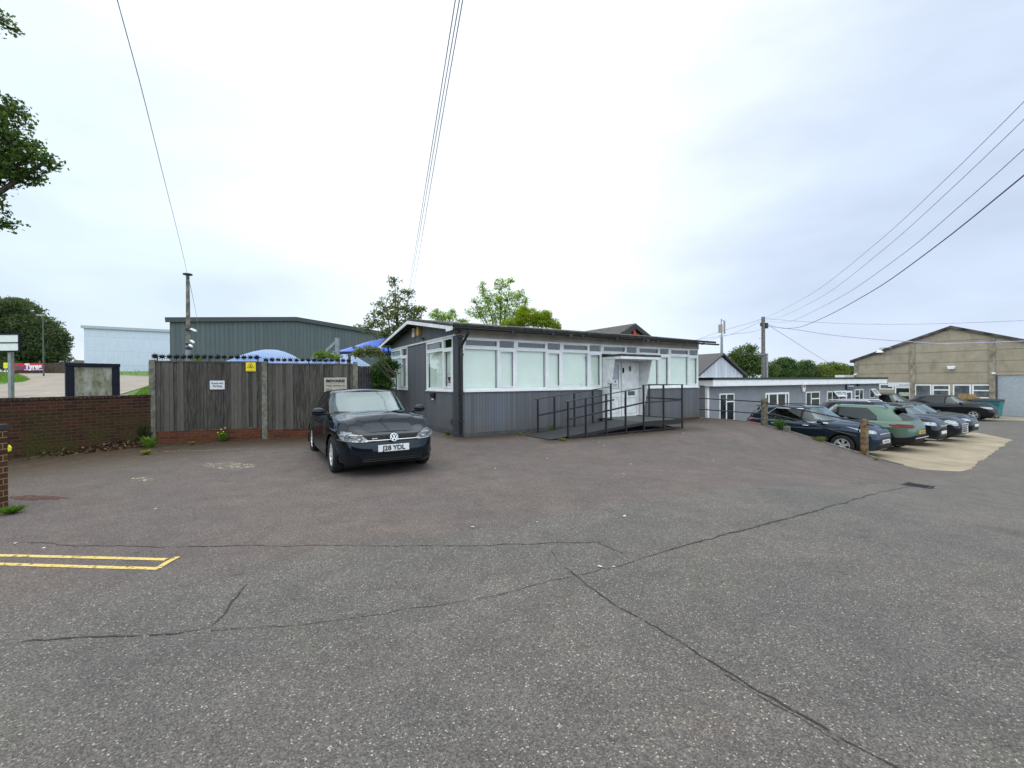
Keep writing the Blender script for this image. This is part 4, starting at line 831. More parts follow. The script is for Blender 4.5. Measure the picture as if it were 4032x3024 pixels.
# small white roof of a further unit
t = thing('far_shed', tuple(at(3330, 1487, 46)), TH, 'small flat white roof beyond the grey unit beside the warehouse', 'building'); MB().box(-.6, 0, -2, 1.3, .6, .02).build('wall', M['render'], t); MB().box(-.7, -.2, .023, 1.4, .7, .28).build('fascia', M['white'], t)
# ------------------------------------------------------------------ white corrugated shed behind
SB = 9.5
sa0 = planeb(2660, 1480, SB)[0]; sap, szp = planeb(2840, 1397, SB); sa1, sz1 = planeb(2927, 1478, SB); sz0 = sz1; sa0 = 2*sap-sa1
sh = frame_thing('white_shed', 0, 0, 0, 'shed with a white corrugated gable and dark pitched roof behind the grey unit', 'building')
MB().prism([(sa0+.1, -1.5), (sa1-.1, -1.5), (sa1-.1, sz1), (sap, szp-.15), (sa0+.1, sz0)], 1, SB, SB+9).build('wall', cladding('white_corrugated', (.62, .65, .70), .42, 0, corr=True, var=.10), sh)
m = MB(); m.prism([(sa0-.3, sz0-.2), (sap, szp), (sap, szp+.14), (sa0-.3, sz0-.04)], 1, SB-.25, SB+9.3); m.prism([(sa1+.25, sz1-.15), (sap, szp), (sap, szp+.14), (sa1+.25, sz1+.01)], 1, SB-.25, SB+9.3); m.build('roof', cladding('dark_corrugated', (.085, .08, .082), .15, 1, corr=True), sh)
MB().box(sa0, SB-.12, sz1-1.1, sa1, SB-.004, sz1-.22).build('fascia', M['white'], sh)
# brick house gable behind the office roof
HB = 14.0
ha0, hz0 = planeb(2415, 1330, HB); hap, hzp = planeb(2492, 1284, HB); ha1 = 2*hap-ha0
hs = frame_thing('brick_house', 0, 0, 0, 'red brick gabled house with a grey roof showing above the office roof', 'building')
MB().prism([(ha0+.35, 0), (ha1-.35, 0), (ha1-.35, hz0+.1), (hap, hzp-.35), (ha0+.35, hz0+.1)], 1, HB, HB+11).build('wall', M['gablebrick'], hs)
m = MB(); m.prism([(ha0-.6, hz0-.36), (hap, hzp), (hap, hzp+.2), (ha0-.6, hz0-.16)], 1, HB-.3, HB+11.3); m.prism([(ha1+.6, hz0-.36), (hap, hzp), (hap, hzp+.2), (ha1+.6, hz0-.16)], 1, HB-.3, HB+11.3); m.build('roof', plain('slate_roof', (.09, .085, .085), .85, var=.35, scale=5, bump=.5), hs)
m = MB(); m.bar((ha0-.5, HB-.32, hz0-.4), (hap, HB-.32, hzp-.08), .05, .3); m.bar((ha1+.5, HB-.32, hz0-.4), (hap, HB-.32, hzp-.08), .05, .3); m.build('bargeboard', plain('dark_barge', (.03, .03, .032), .6), hs)
a, z = planeb(2492, 1306, HB); MB().box(a-.14, HB-.2, z-.25, a+.14, HB-.004, z+.2).build('alarm_box', MATS['alarm_red'], hs)
# ------------------------------------------------------------------ big sheds at the left
def bigshed(name, pts, label, mat, trimcol, dz=0):
    # pts: list of (x, y, ztop) of the visible facade from left to right
    t = thing(name, (pts[0][0], pts[0][1], 0), 0, label, 'building'); o = Vector((pts[0][0], pts[0][1])); m = MB(); L = [(Vector((p[0], p[1]))-o) for p in pts]; d = (L[-1]-L[0]).normalized(); nrm = Vector((-d.y, d.x))
    t.rotation_euler = (0, 0, math.atan2(d.y, d.x)); xs = [q.dot(d) for q in L]
    m.prism([(xs[0], -2)]+[(x, p[2]) for x, p in zip(xs, pts)]+[(xs[-1], -2)], 1, 0, 30); vd = L[0]*0+Vector((pts[0][0], pts[0][1])).normalized(); sk = vd.dot(d)/max(.2, vd.dot(nrm))+.03
    m.v = [(v[0]+sk*v[1], v[1], v[2]) for v in m.v]; m.build('wall', mat, t)
    m = MB()
    for i in range(len(pts)-1): m.bar((xs[i]-(.4 if i == 0 else 0), -.15, pts[i][2]-.05), (xs[i+1], -.15, pts[i+1][2]-.05), .35, .5)
    m.build('roof_trim', trimcol, t); return t
A = at(668, 1258, 47.4); Bp = at(1165, 1254, 56.5); Cc = at(1410, 1294, 0.1)
d2 = Vector((-14.6, 67))-Vector((A.x, A.y)); 
def onl(px, py):
    d = ray(px, py); n = Vector((-d2.y, d2.x)); tt = (Vector((A.x, A.y))).dot(n)/(d.xy.dot(n)); p = Vector((0, 0, CAMH))+d*tt; return p
pA, pB, pC = onl(668, 1259), onl(1165, 1255), onl(1560, 1321)
bigshed('green_warehouse', [tuple(pA), tuple(pB), tuple(pC)], 'huge dark grey-green corrugated metal warehouse behind the timber fence', cladding('slate_cladding', (.098, .120, .128), .45, 0, corr=True, var=.08, rough=.6), plain('dark_trim', (.05, .055, .06), .5))
pL = at(330, 1286, 80); pR = at(720, 1305, 90)
bigshed('pale_blue_warehouse', [tuple(pL), tuple(pR)], 'large plain pale blue metal warehouse at the far left beyond the garden wall', cladding('pale_blue_cladding', (.60, .65, .76), 2.6, 2, aged=False, groove=.010, var=.02, rough=.5), plain('pale_trim', (.42, .45, .5), .5))
# ------------------------------------------------------------------ fabric wash canopies behind the fence
def canopy(name, x0, x1, ytop, ybase, Y, mat, label, dep=5.0, under=True):
    c0, c1 = at(x0, ybase, Y), at(x1, ybase, Y); L = (c1-c0).length; zt = at((x0+x1)/2, ytop, Y).z-c0.z; t = thing(name, tuple(c0), math.atan2((c1-c0).y, (c1-c0).x), label, 'canopy', 'blue fabric canopies of the wash bays')
    v = []; n, k = 28, 12
    for j in range(k+1):
        y = dep*j/k
        for i in range(n+1):
            s = i/n; prof = (1-(abs(2*s-1))**2.2); edge = math.sin(math.pi*j/k)**.6; v.append((L*s, y+0.5*math.sin(math.pi*s), zt*prof*edge*1.0))
    f = [(j*(n+1)+i, j*(n+1)+i+1, (j+1)*(n+1)+i+1, (j+1)*(n+1)+i) for j in range(k) for i in range(n)]
    MB().add(v, f).build('fabric', mat, t, smooth=True, fix=False)
    if under:
        MB().box(.10, .02, -.14, L-.10, .08, .0).build('valance', plain('navy_valance', (.01, .02, .10), .7), t); m = MB()
        for x in (.3, L-.3): m.tube([(x, dep*.5, -5), (x, dep*.5, .1)], .08, 8)
        m.build('post', M['galv'], t)
def fabmat(name, c):
    b = NB(name); b.col(b.ramp(b.noise(3, 5), [(.35, tuple(x*.8 for x in c)), (.75, c)])); b.set(Roughness=.5, Specular_IOR_Level=.4)
    b.b.inputs['Sheen Weight'].default_value = .2; return b.m
blu = fabmat('blue_canopy_fabric', (.035, .12, .60)); blp = fabmat('faded_blue_fabric', (.12, .23, .47))
canopy('wash_canopy', 818, 1100, 1362, 1440, 26, blp, 'faded blue domed wash canopy left of the three above the fence', dep=5); canopy('wash_canopy', 1130, 1385, 1376, 1440, 27, blp, 'faded blue domed wash canopy in the middle, low above the fence', dep=5)
canopy('wash_canopy', 1305, 1775, 1312, 1384, 22, blu, 'bright blue wash canopy nearest the office, with a navy valance', dep=3.2)
p = at(1329, 1420, 20); pt_ = at(1329, 1331, 20); t = thing('canopy_mast', (p.x, p.y, 0), 0, 'grey steel mast with a diagonal strut beside the bright blue canopy', 'mast')
m = MB().tube([(0, 0, 0), (0, 0, pt_.z)], .11, 10); m.build('mast', M['galv'], t); q = at(1282, 1385, 20); MB().bar((0, 0, pt_.z-.12), (q.x-p.x, 0, q.z), .10, .12).build('strut', M['galv'], t)
# yellow striped height barrier
p0, p1 = at(1424, 1446, 24), at(1560, 1446, 24); t = thing('height_barrier', (p0.x, p0.y, p0.z), 0, 'yellow and black striped height barrier beam behind the palisade fence', 'barrier')
L = p1.x-p0.x; MB().box(0, 0, -.06, L, .12, .06).build('beam', plain('barrier_yellow', (.70, .38, .01), .5), t); m = MB()
for k in range(5): m.prism([(.05+k*.14, -.06), (.12+k*.14, -.06), (.17+k*.14, .06), (.10+k*.14, .06)], 1, -.004, -.001)
m.build('stripe', M['ink'], t); m = MB(); m.box(.0, .02, -4, .08, .10, -.06); m.box(L-.1, .02, -4, L, .10, -.06); m.build('post', M['galv'], t)
# palisade gate / fence in the gap
p0, p1 = at(1398, 1516, 15.5), at(1490, 1516, 16.4); dd = (p1-p0); Lg = math.hypot(dd.x, dd.y); t = thing('palisade_fence', (p0.x, p0.y, 0), math.atan2(dd.y, dd.x), 'grey vertical-pale fence in the gap between timber fence and office', 'fence')
m = MB(); zt = at(1430, 1450, 15.8).z; x = 0
while x < Lg: m.box(x, 0, 0, x+.065, .02, zt); x += .115
m.build('pales', plain('fence_grey', (.07, .066, .07), .7, var=.2), t); m = MB()
for z in (zt-.25, (zt)*.62): m.box(0, .022, z, Lg, .06, z+.06)
m.build('rail', MATS['fence_grey'], t)
p0 = at(1404, 1560, 18.5); t = thing('dark_hoarding', (p0.x, p0.y, 0), 0, 'dark slatted hoarding behind the palisade fence', 'fence'); MB().box(-2, 0, 0, 3.2, .1, at(1430, 1446, 18.5).z).build('panel', plain('dark_slats', (.035, .035, .045), .6, var=.4, scale=4), t)
# ------------------------------------------------------------------ lattice post with cameras
PY = 17.0; pt_ = at(739, 1083, PY); pb = at(752, 1420, PY)
t = thing('camera_post', (pt_.x, pt_.y, .3), 0, 'tall slim post with small white cameras rising behind the timber fence', 'post')
MB().tube([(0, 0, 2.6), (0, 0, pt_.z-.3)], .085, 10, r2=.06).build('shaft', M['pole'], t); MB().tube([(0, 0, 0), (0, 0, 2.9)], .115, 10, r2=.10).build('sleeve', M['galv'], t); MB().lathe([(0, .03), (.16, .03), (.16, -.02), (0, -.03)], 2, 12, (0, 0, pt_.z-.3+.02)).build('cap', M['black'], t)
m = MB()
for y in (1297, 1355, 1372): zz = at(745, y, PY).z-.3; m.lathe([(.118, -.05), (.118, .05)], 2, 10, (0, 0, zz))
m.build('strap', M['black'], t)
for x, y, w_ in ((764, 1300, .26), (764, 1346, .18), (758, 1362, .16)):
    q = at(x, y, PY-.2); mm = MB(); mm.bar((.1, -.05, q.z-.3+.05), (q.x-pt_.x-.1, -.2, q.z-.3+.06), .03, .03); mm.bar((q.x-pt_.x-.12, -.2, q.z-.3+.05), (q.x-pt_.x-.12+w_, -.28, q.z-.3-.04), .06, .06); mm.build('camera', M['white'], t)
# ------------------------------------------------------------------ telegraph pole, mast, blank boards
TY = 36.0; tp = at(3005, 1248, TY); t = thing('telegraph_pole', (tp.x, tp.y, -1.2), 0, 'brown wooden telegraph pole behind the grey rendered unit', 'telegraph pole')
MB().tube([(0, 0, 0), (0, 0, tp.z+1.2)], .17, 10, r2=.14).build('pole', M['pole'], t)
m = MB(); m.box(.13, -.15, tp.z+1.2-.95, .33, .05, tp.z+1.2-.50); m.box(-.22, -.1, tp.z+1.2-.75, -.13, .08, tp.z+1.2-.48); m.build('terminal_box', M['black'], t)
m = MB()
for k in range(5): m.bar((-.2, 0, 3.2+k*.75), (-.36, 0, 3.2+k*.75), .03, .03)
m.build('step_iron', M['galv'], t)
q = at(2970, 1397, TY); m = MB(); m.bar((0, -.2, q.z+1.2), (q.x-tp.x, -.2, q.z+1.2), .06, .06); m.box(.2, -.1, q.z+1.2-2.2, .34, .05, q.z+1.3); m.build('side_arm', M['galv'], t)
mY = 60.0; q = at(2842, 1400, mY); qt = at(2842, 1327, mY); t = thing('phone_mast', (q.x, q.y, 0), 0, 'slim grey mobile phone mast with antenna panels behind the white shed', 'mast')
MB().tube([(0, 0, -2), (0, 0, qt.z)], .30, 12, r2=.15).build('column', M['galv'], t); m = MB(); z0_ = qt.z; 
for dx, a0_, a1_, w_ in ((-.1, .6, 1.55, .5),): m.box(dx-.26, -.2, z0_+.6, dx+.14, .2, z0_+1.7)
m.build('antenna_panel', plain('antenna_tan', (.34, .27, .19), .6), t); m = MB(); m.box(.30, -.1, z0_+.45, .46, .1, z0_+2.2); m.tube([(-.05, 0, z0_), (-.05, 0, z0_+2.5)], .06, 6); m.tube([(.1, 0, z0_), (.1, 0, z0_+.5)], .03, 6); m.bar((-.1, 0, z0_+2.4), (.38, 0, z0_+2.2), .06, .06); m.bar((-.4, 0, z0_+.2), (.4, 0, z0_+.2), .05, .05); m.build('bracket', M['galv'], t)
# blank noticeboard beyond the garden wall
q0, q1 = at(258, 1428, 10.0), at(472, 1433, 10.75); d = q1-q0; L = math.hypot(d.x, d.y); t = thing('noticeboard', (q0.x, q0.y, 0), math.atan2(d.y, d.x), 'black framed noticeboard with a blank mossy white panel behind the garden wall', 'noticeboard')
H = q0.z; fm = plain('frame_black', (.006, .008, .018), .6, var=.2, spec=.2)
m = MB(); m.box(0, 0, .4, .145, .14, H-.088); m.box(L-.14, 0, .4, L, .14, H-.088); m.build('post', fm, t, bevel=.01); MB().box(-.01, -.005, H-.085, L+.01, .145, H).build('top_rail', fm, t, bevel=.008); MB().box(.16, 0, .8, L-.15, .14, .9).build('bottom_rail', fm, t)
b = NB('mossy_board'); b.col(b.mix(b.mr(b.noise(3.2, 6, .7, stretch=(1.6, 1, .7)), .38, .58), (.34, .34, .30), b.ramp(b.noise(12, 4), [(.3, (.10, .10, .045)), (.7, (.19, .19, .10))]))); b.set(Roughness=.8)
MB().box(.146, .05, .9, L-.141, .08, H-.087).build('board', b.m, t)
# white twin board at the far left edge
q0, q1 = at(-90, 1318, 17), at(70, 1318, 17); t = thing('sign_board', (q0.x, q0.y, 0), 0, 'sign with two blank white panels in a dark frame at the far left edge', 'sign'); L = q1.x-q0.x; zt = q1.z; zb = at(70, 1380, 17).z
m = MB(); m.box(-.05, 0, zb-.05, L+.06, .08, zb); m.box(-.05, 0, zt, L+.06, .08, zt+.06); m.box(L, 0, zb, L+.06, .08, zt); m.box(-.05, 0, zb, 0, .08, zt); m.box(0, 0, (zb+zt)/2-.02, L, .08, (zb+zt)/2+.02); m.build('frame', fm, t)
MB().box(0, .02, zb, L, .05, zt).build('panel', M['plate'], t); m = MB(); m.box(.3, .081, 0, .42, .2, zt); m.box(L-.5, .081, 0, L-.38, .2, zt); m.build('post', M['galv'], t)
# banner, yellow sign and low timber fence across the far road
BY = 41.0
q0, q1 = at(38, 1462, BY), at(350, 1468, BY+1); t = thing('boundary_fence', (q0.x, q0.y, q0.z), math.atan2((q1-q0).y, (q1-q0).x), 'brown timber boundary fence across the far road behind the banner', 'fence'); L = (q1-q0).length; h_ = at(38, 1430, BY).z-q0.z
m = MB(); x = 0
while x < L: m.box(x, 0, -.3, x+.14, .03, h_+random.uniform(-.06, .05)); x += .15
m.build('boards', plain('brown_boards', (.085, .062, .048), .9, var=.3), t); m = MB(); x = 0
while x < L: m.box(x, -.05, -.3, x+.13, -.002, h_+.22); x += 2.4
m.build('post', plain('brown_posts', (.12, .10, .08), .9), t)
q0, q1 = at(40, 1458, BY-.4), at(172, 1457, BY-.4); zt = at(40, 1431, BY-.4).z; t = thing('banner', (q0.x, q0.y, q0.z), 0, 'red and purple advertising banner reading Tyres on the far timber fence', 'banner'); L = q1.x-q0.x; H = zt-q0.z
MB().box(0, -.02, 0, L, 0, H).build('sheet', plain('banner_red', (.55, .01, .015), .5, var=.15), t); MB().box(L*.40, -.026, .10*H, L*.98, -.021, H*.62).build('purple_field', plain('banner_purple', (.32, .0, .22), .5, var=.2), t); MB().box(L*.42, -.026, .0, L, -.021, .08*H).build('white_stripe', M['plate'], t)
text('lettering', 'Tyres', H*1.0, M['plate'], t, (L*.70, -.032, H*.52), RX, .04, xs=1.05)
m = MB().ball((L*.22, -.03, H*.42), (H*.36, .008, H*.34)); m.ball((L*.33, -.03, H*.34), (H*.30, .008, H*.28)); m.build('tyre_picture', plain('banner_grey', (.10, .09, .12), .5, var=.5, scale=20), t)
q0 = at(15, 1450, BY-1.5); t = thing('yellow_sign', tuple(q0), 0, 'small bright yellow sign left of the red banner', 'sign'); MB().box(0, -.03, -.0, .36, 0, .50).build('panel', plain('bright_yellow', (.75, .72, .02), .5), t); MB().box(.14, .002, -.8, .20, .06, .5).build('post', M['galv'], t)
LYp = 36; q0 = at(172, 1475, LYp); qt = at(172, 1243, LYp); t = thing('street_lamp', (q0.x, q0.y, q0.z-.3), 0, 'slim street lamp standing in front of the far willow trees', 'street lamp'); H = qt.z-q0.z+.3
MB().tube([(0, 0, 0), (0, 0, H)], .06, 8, r2=.04).build('column', plain('lamp_green', (.07, .10, .075), .6), t); MB().box(-.5, -.1, H, .14, .1, H+.08).build('lamp_head', plain('lamp_pale', (.42, .46, .44), .5), t, bevel=.03)
# far house roof and cabin between trees and pale warehouse
q0 = at(288, 1462, 120); t = thing('far_house', tuple(q0), 0, 'distant low house with a brown roof left of the pale blue warehouse', 'house'); MB().box(-1.5, 0, -1, 3.4, 5, 1.7).build('wall', plain('far_wall', (.12, .11, .12), .9), t); MB().prism([(-1.8, 1.7), (3.6, 1.7), (3.3, 2.9), (1.0, 3.1)], 1, -.3, 5.2).build('roof', plain('far_roof', (.14, .125, .11), .9), t)
# ------------------------------------------------------------------ cars
def herm(pts):
    xs = [p[0] for p in pts]; ys = [p[1] for p in pts]; n = len(pts)
    if n == 1: return lambda x: ys[0]
    d = [(ys[i+1]-ys[i])/(xs[i+1]-xs[i]) for i in range(n-1)]
    mm = [d[0]]+[0 if d[i-1]*d[i] <= 0 else 2*d[i-1]*d[i]/(d[i-1]+d[i]) for i in range(1, n-1)]+[d[-1]]
    def f(x):
        if x <= xs[0]: return ys[0]
        if x >= xs[-1]: return ys[-1]
        i = max(k for k in range(n-1) if xs[k] <= x); h = xs[i+1]-xs[i]; t = (x-xs[i])/h
        return (2*t**3-3*t*t+1)*ys[i]+(t**3-2*t*t+t)*h*mm[i]+(-2*t**3+3*t*t)*ys[i+1]+(t**3-t*t)*h*mm[i+1]
    return f
def shell(bm, xf, xr, W, nf, nr, z0, z1, crown, rows, xc=0.0, K=70, cap=True, cw=.6, Q=10, ridge=None):
    xf, xr, W, z0, z1, crown = map(herm, (xf, xr, W, z0, z1, crown)); grid = []
    for t in rows:
        a, b_, w_ = xf(t)-xc, xc-xr(t), W(t); pts = []
        for k in range(401):
            ph = math.pi*k/400; c, s_ = math.cos(ph), math.sin(ph)
            if c >= 0: pts.append((xc+a*abs(c)**(2/nf), w_*abs(s_)**(2/nf)))
            else: pts.append((xc-b_*abs(c)**(2/nr), w_*abs(s_)**(2/nr)))
        acc = [0]
        for i in range(400): acc.append(acc[-1]+math.hypot(pts[i+1][0]-pts[i][0], pts[i+1][1]-pts[i][1]))
        row = []; j = 0
        for k in range(K+1):
            s_ = acc[-1]*k/K
            while j < 399 and acc[j+1] < s_: j += 1
            u = (s_-acc[j])/max(1e-9, acc[j+1]-acc[j]); row.append((pts[j][0]+(pts[j+1][0]-pts[j][0])*u, pts[j][1]+(pts[j+1][1]-pts[j][1])*u))
        row[0] = (row[0][0], 0.0); row[-1] = (row[-1][0], 0.0)
        grid.append([(x, y, z0(x)+t*(z1(x)-z0(x))) for x, y in row])
    def V_(p): return bm.verts.new(p)
    full = [[V_(p) for p in g] + [V_((p[0], -p[1], p[2])) for p in g[1:-1][::-1]] for g in grid]
    n = 2*K
    for i in range(len(full)-1):
        for k in range(n):
            try: bm.faces.new((full[i][k], full[i][(k+1) % n], full[i+1][(k+1) % n], full[i+1][k]))
            except ValueError: pass
    capf = []
    if cap:
        tp = grid[-1]; Wm = W(rows[-1]); prev = None
        for k in range(0, K+1):
            x, y, z = tp[k]
            if k in (0, K): cur = [full[-1][k]]*(Q+1)
            else:
                cur = [full[-1][k]]
                for q in range(1, Q):
                    r = 1-2*q/Q; cur.append(V_((x, y*r, z+crown(x)*(1-r*r)*min(1, (y/Wm)/cw)+(ridge(x, y*r) if ridge else 0))))
                cur.append(full[-1][n-k])
            if prev:
                for q in range(Q):
                    vs = []
                    for v in (prev[q], prev[q+1], cur[q+1], cur[q]):
                        if v not in vs: vs.append(v)
                    if len(vs) >= 3:
                        try: capf.append(bm.faces.new(vs))
                        except ValueError: pass
            prev = cur
    return full, capf
def cutpoly(bm, poly, ax, flt, rid, lay):
    """cut the polygon outline into the surface (projected along axis ax) and mark the faces inside"""
    i0, i1 = [i for i in range(3) if i != ax]
    x0, x1 = min(p[0] for p in poly)-.03, max(p[0] for p in poly)+.03; y0, y1 = min(p[1] for p in poly)-.03, max(p[1] for p in poly)+.03
    def near():
        r = []
        for f in bm.faces:
            c = f.calc_center_median()
            if not flt(c, f.normal): continue
            us = [v.co[i0] for v in f.verts]; vs = [v.co[i1] for v in f.verts]
            if max(us) < x0 or min(us) > x1 or max(vs) < y0 or min(vs) > y1: continue
            r.append(f)
        return r
    n = len(poly)
    for k in range(n):
        p, q = poly[k], poly[(k+1) % n]; fs = []
        for f in near():
            us = [v.co[i0] for v in f.verts]; vs = [v.co[i1] for v in f.verts]; mg = .02
            if max(us) < min(p[0], q[0])-mg or min(us) > max(p[0], q[0])+mg or max(vs) < min(p[1], q[1])-mg or min(vs) > max(p[1], q[1])+mg: continue
            fs.append(f)
        if not fs: continue
        co = [0, 0, 0]; co[i0], co[i1] = p; nn = [0, 0, 0]; nn[i0], nn[i1] = (q[1]-p[1]), -(q[0]-p[0])
        if abs(nn[i0])+abs(nn[i1]) < 1e-9: continue
        g = set(fs); 
        for f in fs: g.update(f.verts); g.update(f.edges)
        bmesh.ops.bisect_plane(bm, geom=list(g), plane_co=co, plane_no=nn, dist=1e-5)
    bm.normal_update()
    for f in near():
        c = f.calc_center_median(); u, v = c[i0], c[i1]; ins = False
        for k in range(n):
            a, b_ = poly[k], poly[(k+1) % n]
            if (a[1] > v) != (b_[1] > v) and u < (b_[0]-a[0])*(v-a[1])/(b_[1]-a[1])+a[0]: ins = not ins
        if ins: f[lay] = rid
def wheelmesh(Rw, wd, rr, style):
    h = wd/2
    ty = MB().lathe([(rr, -h*.78), (rr+.012, -h*.92), (Rw-.05, -h), (Rw-.015, -h*.88), (Rw, -h*.65), (Rw, h*.65), (Rw-.015, h*.88), (Rw-.05, h), (rr+.012, h*.92), (rr, h*.78)], 1, 40)
    rm = MB().lathe([(rr, -h*.8), (rr-.012, -h*.82), (rr-.03, -h*.55), (rr-.035, h*.6), (rr, h*.8)], 1, 36)
    rm2 = MB().lathe([(.0, -h*.35), (.055, -h*.35), (.075, -h*.1), (.075, 0)], 1, 16)
    ns = {'five': 5, 'ten': 10, 'six': 6}[style]
    for k in range(ns):
        a = 2*math.pi*k/ns+.3
        for off_ in ((-.11, .11) if style != 'ten' else (0,)):
            d0 = Vector((math.cos(a+off_*.6), 0, math.sin(a+off_*.6))); d1 = Vector((math.cos(a+off_*1.5), 0, math.sin(a+off_*1.5)))
            rm2.bar(d0*.05+Vector((0, -h*.40, 0)), d1*(rr-.02)+Vector((0, -h*.66, 0)), .035 if style != 'ten' else .028, .03)
    dk = MB().lathe([(0, h*.1), (rr-.03, h*.1)], 1, 24); dk.lathe([(0, -h*.0), (rr*.62, -h*.0), (rr*.62, h*.08)], 1, 20)
    return ty, rm, rm2, dk
def car(name, a, b, z, heading, label, sp):
    """sp: dict of dimensions; the car faces local +x; heading is an angle in the (a, b) frame"""
    L, W, H, wb, fo = sp['L'], sp['W'], sp['H'], sp['wb'], sp['fo']; hw = W/2; xF = wb/2+fo; xR = xF-L; Rw = sp['Rw']; belt, nose, hood = sp['belt'], sp['nose'], sp['hood']
    gcl = sp.get('gc', .19); wsb, wst = sp['wsb'], sp['wst']; rtr = sp['rtr']; suv = sp.get('suv', True)
    p = XY(a, b); root = thing(name, (p.x, p.y, z), TH+heading, label, 'car', sp.get('group'))
    bm = bmesh.new(); lay = bm.faces.layers.int.new('rid')
    rows = [0, .04, .10, .2, .32, .44, .56, .66, .74, .765, .79, .83, .9, .95, .98, 1.0]
    shell(bm, xf=[(0, xF-.12), (.12, xF-.02), (.4, xF), (.62, xF-.012), (.85, xF-.06), (.95, xF-.12), (1, xF-.20)], xr=[(0, xR+.13), (.15, xR+.02), (.45, xR), (.75, xR+.03), (1, xR+.13)],
          W=[(0, hw-.07), (.10, hw-.015), (.35, hw-.004), (.6, hw-.002), (.765, hw+.004), (.79, hw-.012), (.92, hw-.032), (1, hw-.085)], nf=sp.get('nf', 5.0), nr=5.0,
          z0=[(xR, gcl+.10), (xR+.5, gcl), (xF-.5, gcl), (xF, gcl+.03)], z1=[(xR, belt+.05), (-wb/2, belt+.03), (0, belt-.01), (wsb, hood), ((wsb+xF)/2, hood-.045), (xF-.35, nose+.07), (xF-.18, nose+.02), (xF, nose)],
          crown=[(xR, .02), (wsb, .075), (xF-.5, .06), (xF-.2, .02)], rows=rows, K=78, Q=34, ridge=lambda x, y: .020*(1-sm((abs(y)-(.30+.34*(xF-x)/(xF-wsb)))/.07))*sm((x-wsb+.1)/.2)*sm((xF-.22-x)/.15))
    nlow = len(bm.faces); bm.faces.ensure_lookup_table()
    ztop = H-.045
    z1g = [(xR, ztop-.09), (rtr, ztop-.055), (-wb*.15, ztop), (wst-.15, ztop-.012), (wst+.2, ztop-.05)]
    _, roofcap = shell(bm, xf=[(0, wsb+.10), (.5, (wsb+.10)*.52+wst*.48), (.9, wst+.07), (1, wst)], xr=[(0, xR+.10), (.35, xR+.15), (.8, rtr-.06), (.93, rtr-.01), (1, rtr+.04)],
          W=[(0, hw-.09), (.3, hw-.125), (.75, hw-.21), (.93, hw-.255), (1, hw-.30)], nf=3.4, nr=4.2,
          z0=[(xR, belt-.02), (0, belt-.05), (wsb-.3, belt-.06), (wsb+.1, hood-.04)], z1=z1g, crown=[(xR, .025), (0, .045), (wst, .035)], rows=[0, .08, .2, .35, .5, .65, .78, .87, .93, .97, 1.0], K=60, xc=-.3)
    bmesh.ops.remove_doubles(bm, verts=bm.verts, dist=1e-4); bmesh.ops.recalc_face_normals(bm, faces=bm.faces); bm.normal_update()
    names = {0: ('body', sp['paint'])}; rid = [0]
    def reg(nm, mat, poly, ax, flt):
        rid[0] += 1; names[rid[0]] = (nm, mat); cutpoly(bm, poly, ax, flt, rid[0], lay)
    zi = herm(z1g)
    # side doors (same paint), seams, side glass
    side = lambda s: (lambda c, n: c.y*s > .35 and abs(n.y) > .38 and n.y*s > 0)
    db = gcl+.13
    xa, xb_, xc_ = wsb-.16, -.02 if not suv else .02, -wb/2+.34
    fwin = [(wsb-.20, belt+.045), (wst+.02, zi(wst)-.09), (.1, zi(0)-.065), (.06, belt+.03)] if not sp.get('win') else sp['win'][0]
    rwin = [(-.02, belt+.03), (-.0, zi(0)-.065), (-wb*.34, zi(-wb*.34)-.075), (-wb*.34-.30, belt+.20), (-wb*.34-.32, belt+.05)] if not sp.get('win') else sp['win'][1]
    for s in (1, -1):
        f_ = side(s)
        reg('door', sp['paint'], [(xa, db), (xa+.02, belt-.03), (xb_, belt-.02), (xb_, db)], 1, f_)
        reg('door', sp['paint'], [(xb_, db), (xb_, belt-.02), (xc_-.12, belt-.02), (xc_-.08, belt-.18), (xc_+.14, db+.16), (xc_+.22, db)], 1, f_)
        for q in ([(xa, db), (xa+.008, db), (xa+.028, belt-.03), (xa+.02, belt-.03)], [(xb_-.004, db), (xb_+.004, db), (xb_+.004, belt-.0), (xb_-.004, belt-.0)], [(xa, db), (xa, db+.008), (xc_+.22, db+.008), (xc_+.22, db)], [(xc_+.14, db+.16), (xc_+.148, db+.16), (xc_-.072, belt-.18), (xc_-.08, belt-.18)]):
            reg('door_seam', M['ink'], q, 1, f_)
        if sp.get('clad'):
            reg('cladding', M['plastic'], [(xF-.55, gcl-.1), (xF-.55, gcl+.13), (xR+.5, gcl+.13), (xR+.5, gcl-.1)], 1, f_)
        if sp.get('chromewin'):
            ex = .022
            reg('window_trim', M['chrome'], [(fwin[0][0]+.07, fwin[0][1]-ex), (wst+.0, zi(wst)-.09+ex), (0, zi(0)-.04), (rwin[2][0], rwin[2][1]+ex+.005), (rwin[3][0]-.05, rwin[3][1]+.01), (rwin[4][0]-.05, rwin[4][1]-ex), (.0, belt+.008)], 1, f_)
        reg('pillar', M['gloss'], [(fwin[0][0]+.02, fwin[0][1]-.004), (fwin[1][0]+.005, fwin[1][1]+.012), (fwin[2][0], fwin[2][1]+.012), (rwin[2][0], rwin[2][1]+.012), (rwin[3][0]-.015, rwin[3][1]), (rwin[4][0]-.015, rwin[4][1]-.012), (.02, belt+.018)], 1, f_)
        reg('side_window', sp.get('fglass', M['carglass']), fwin, 1, f_); reg('side_window', M['tintglass'], rwin, 1, f_)
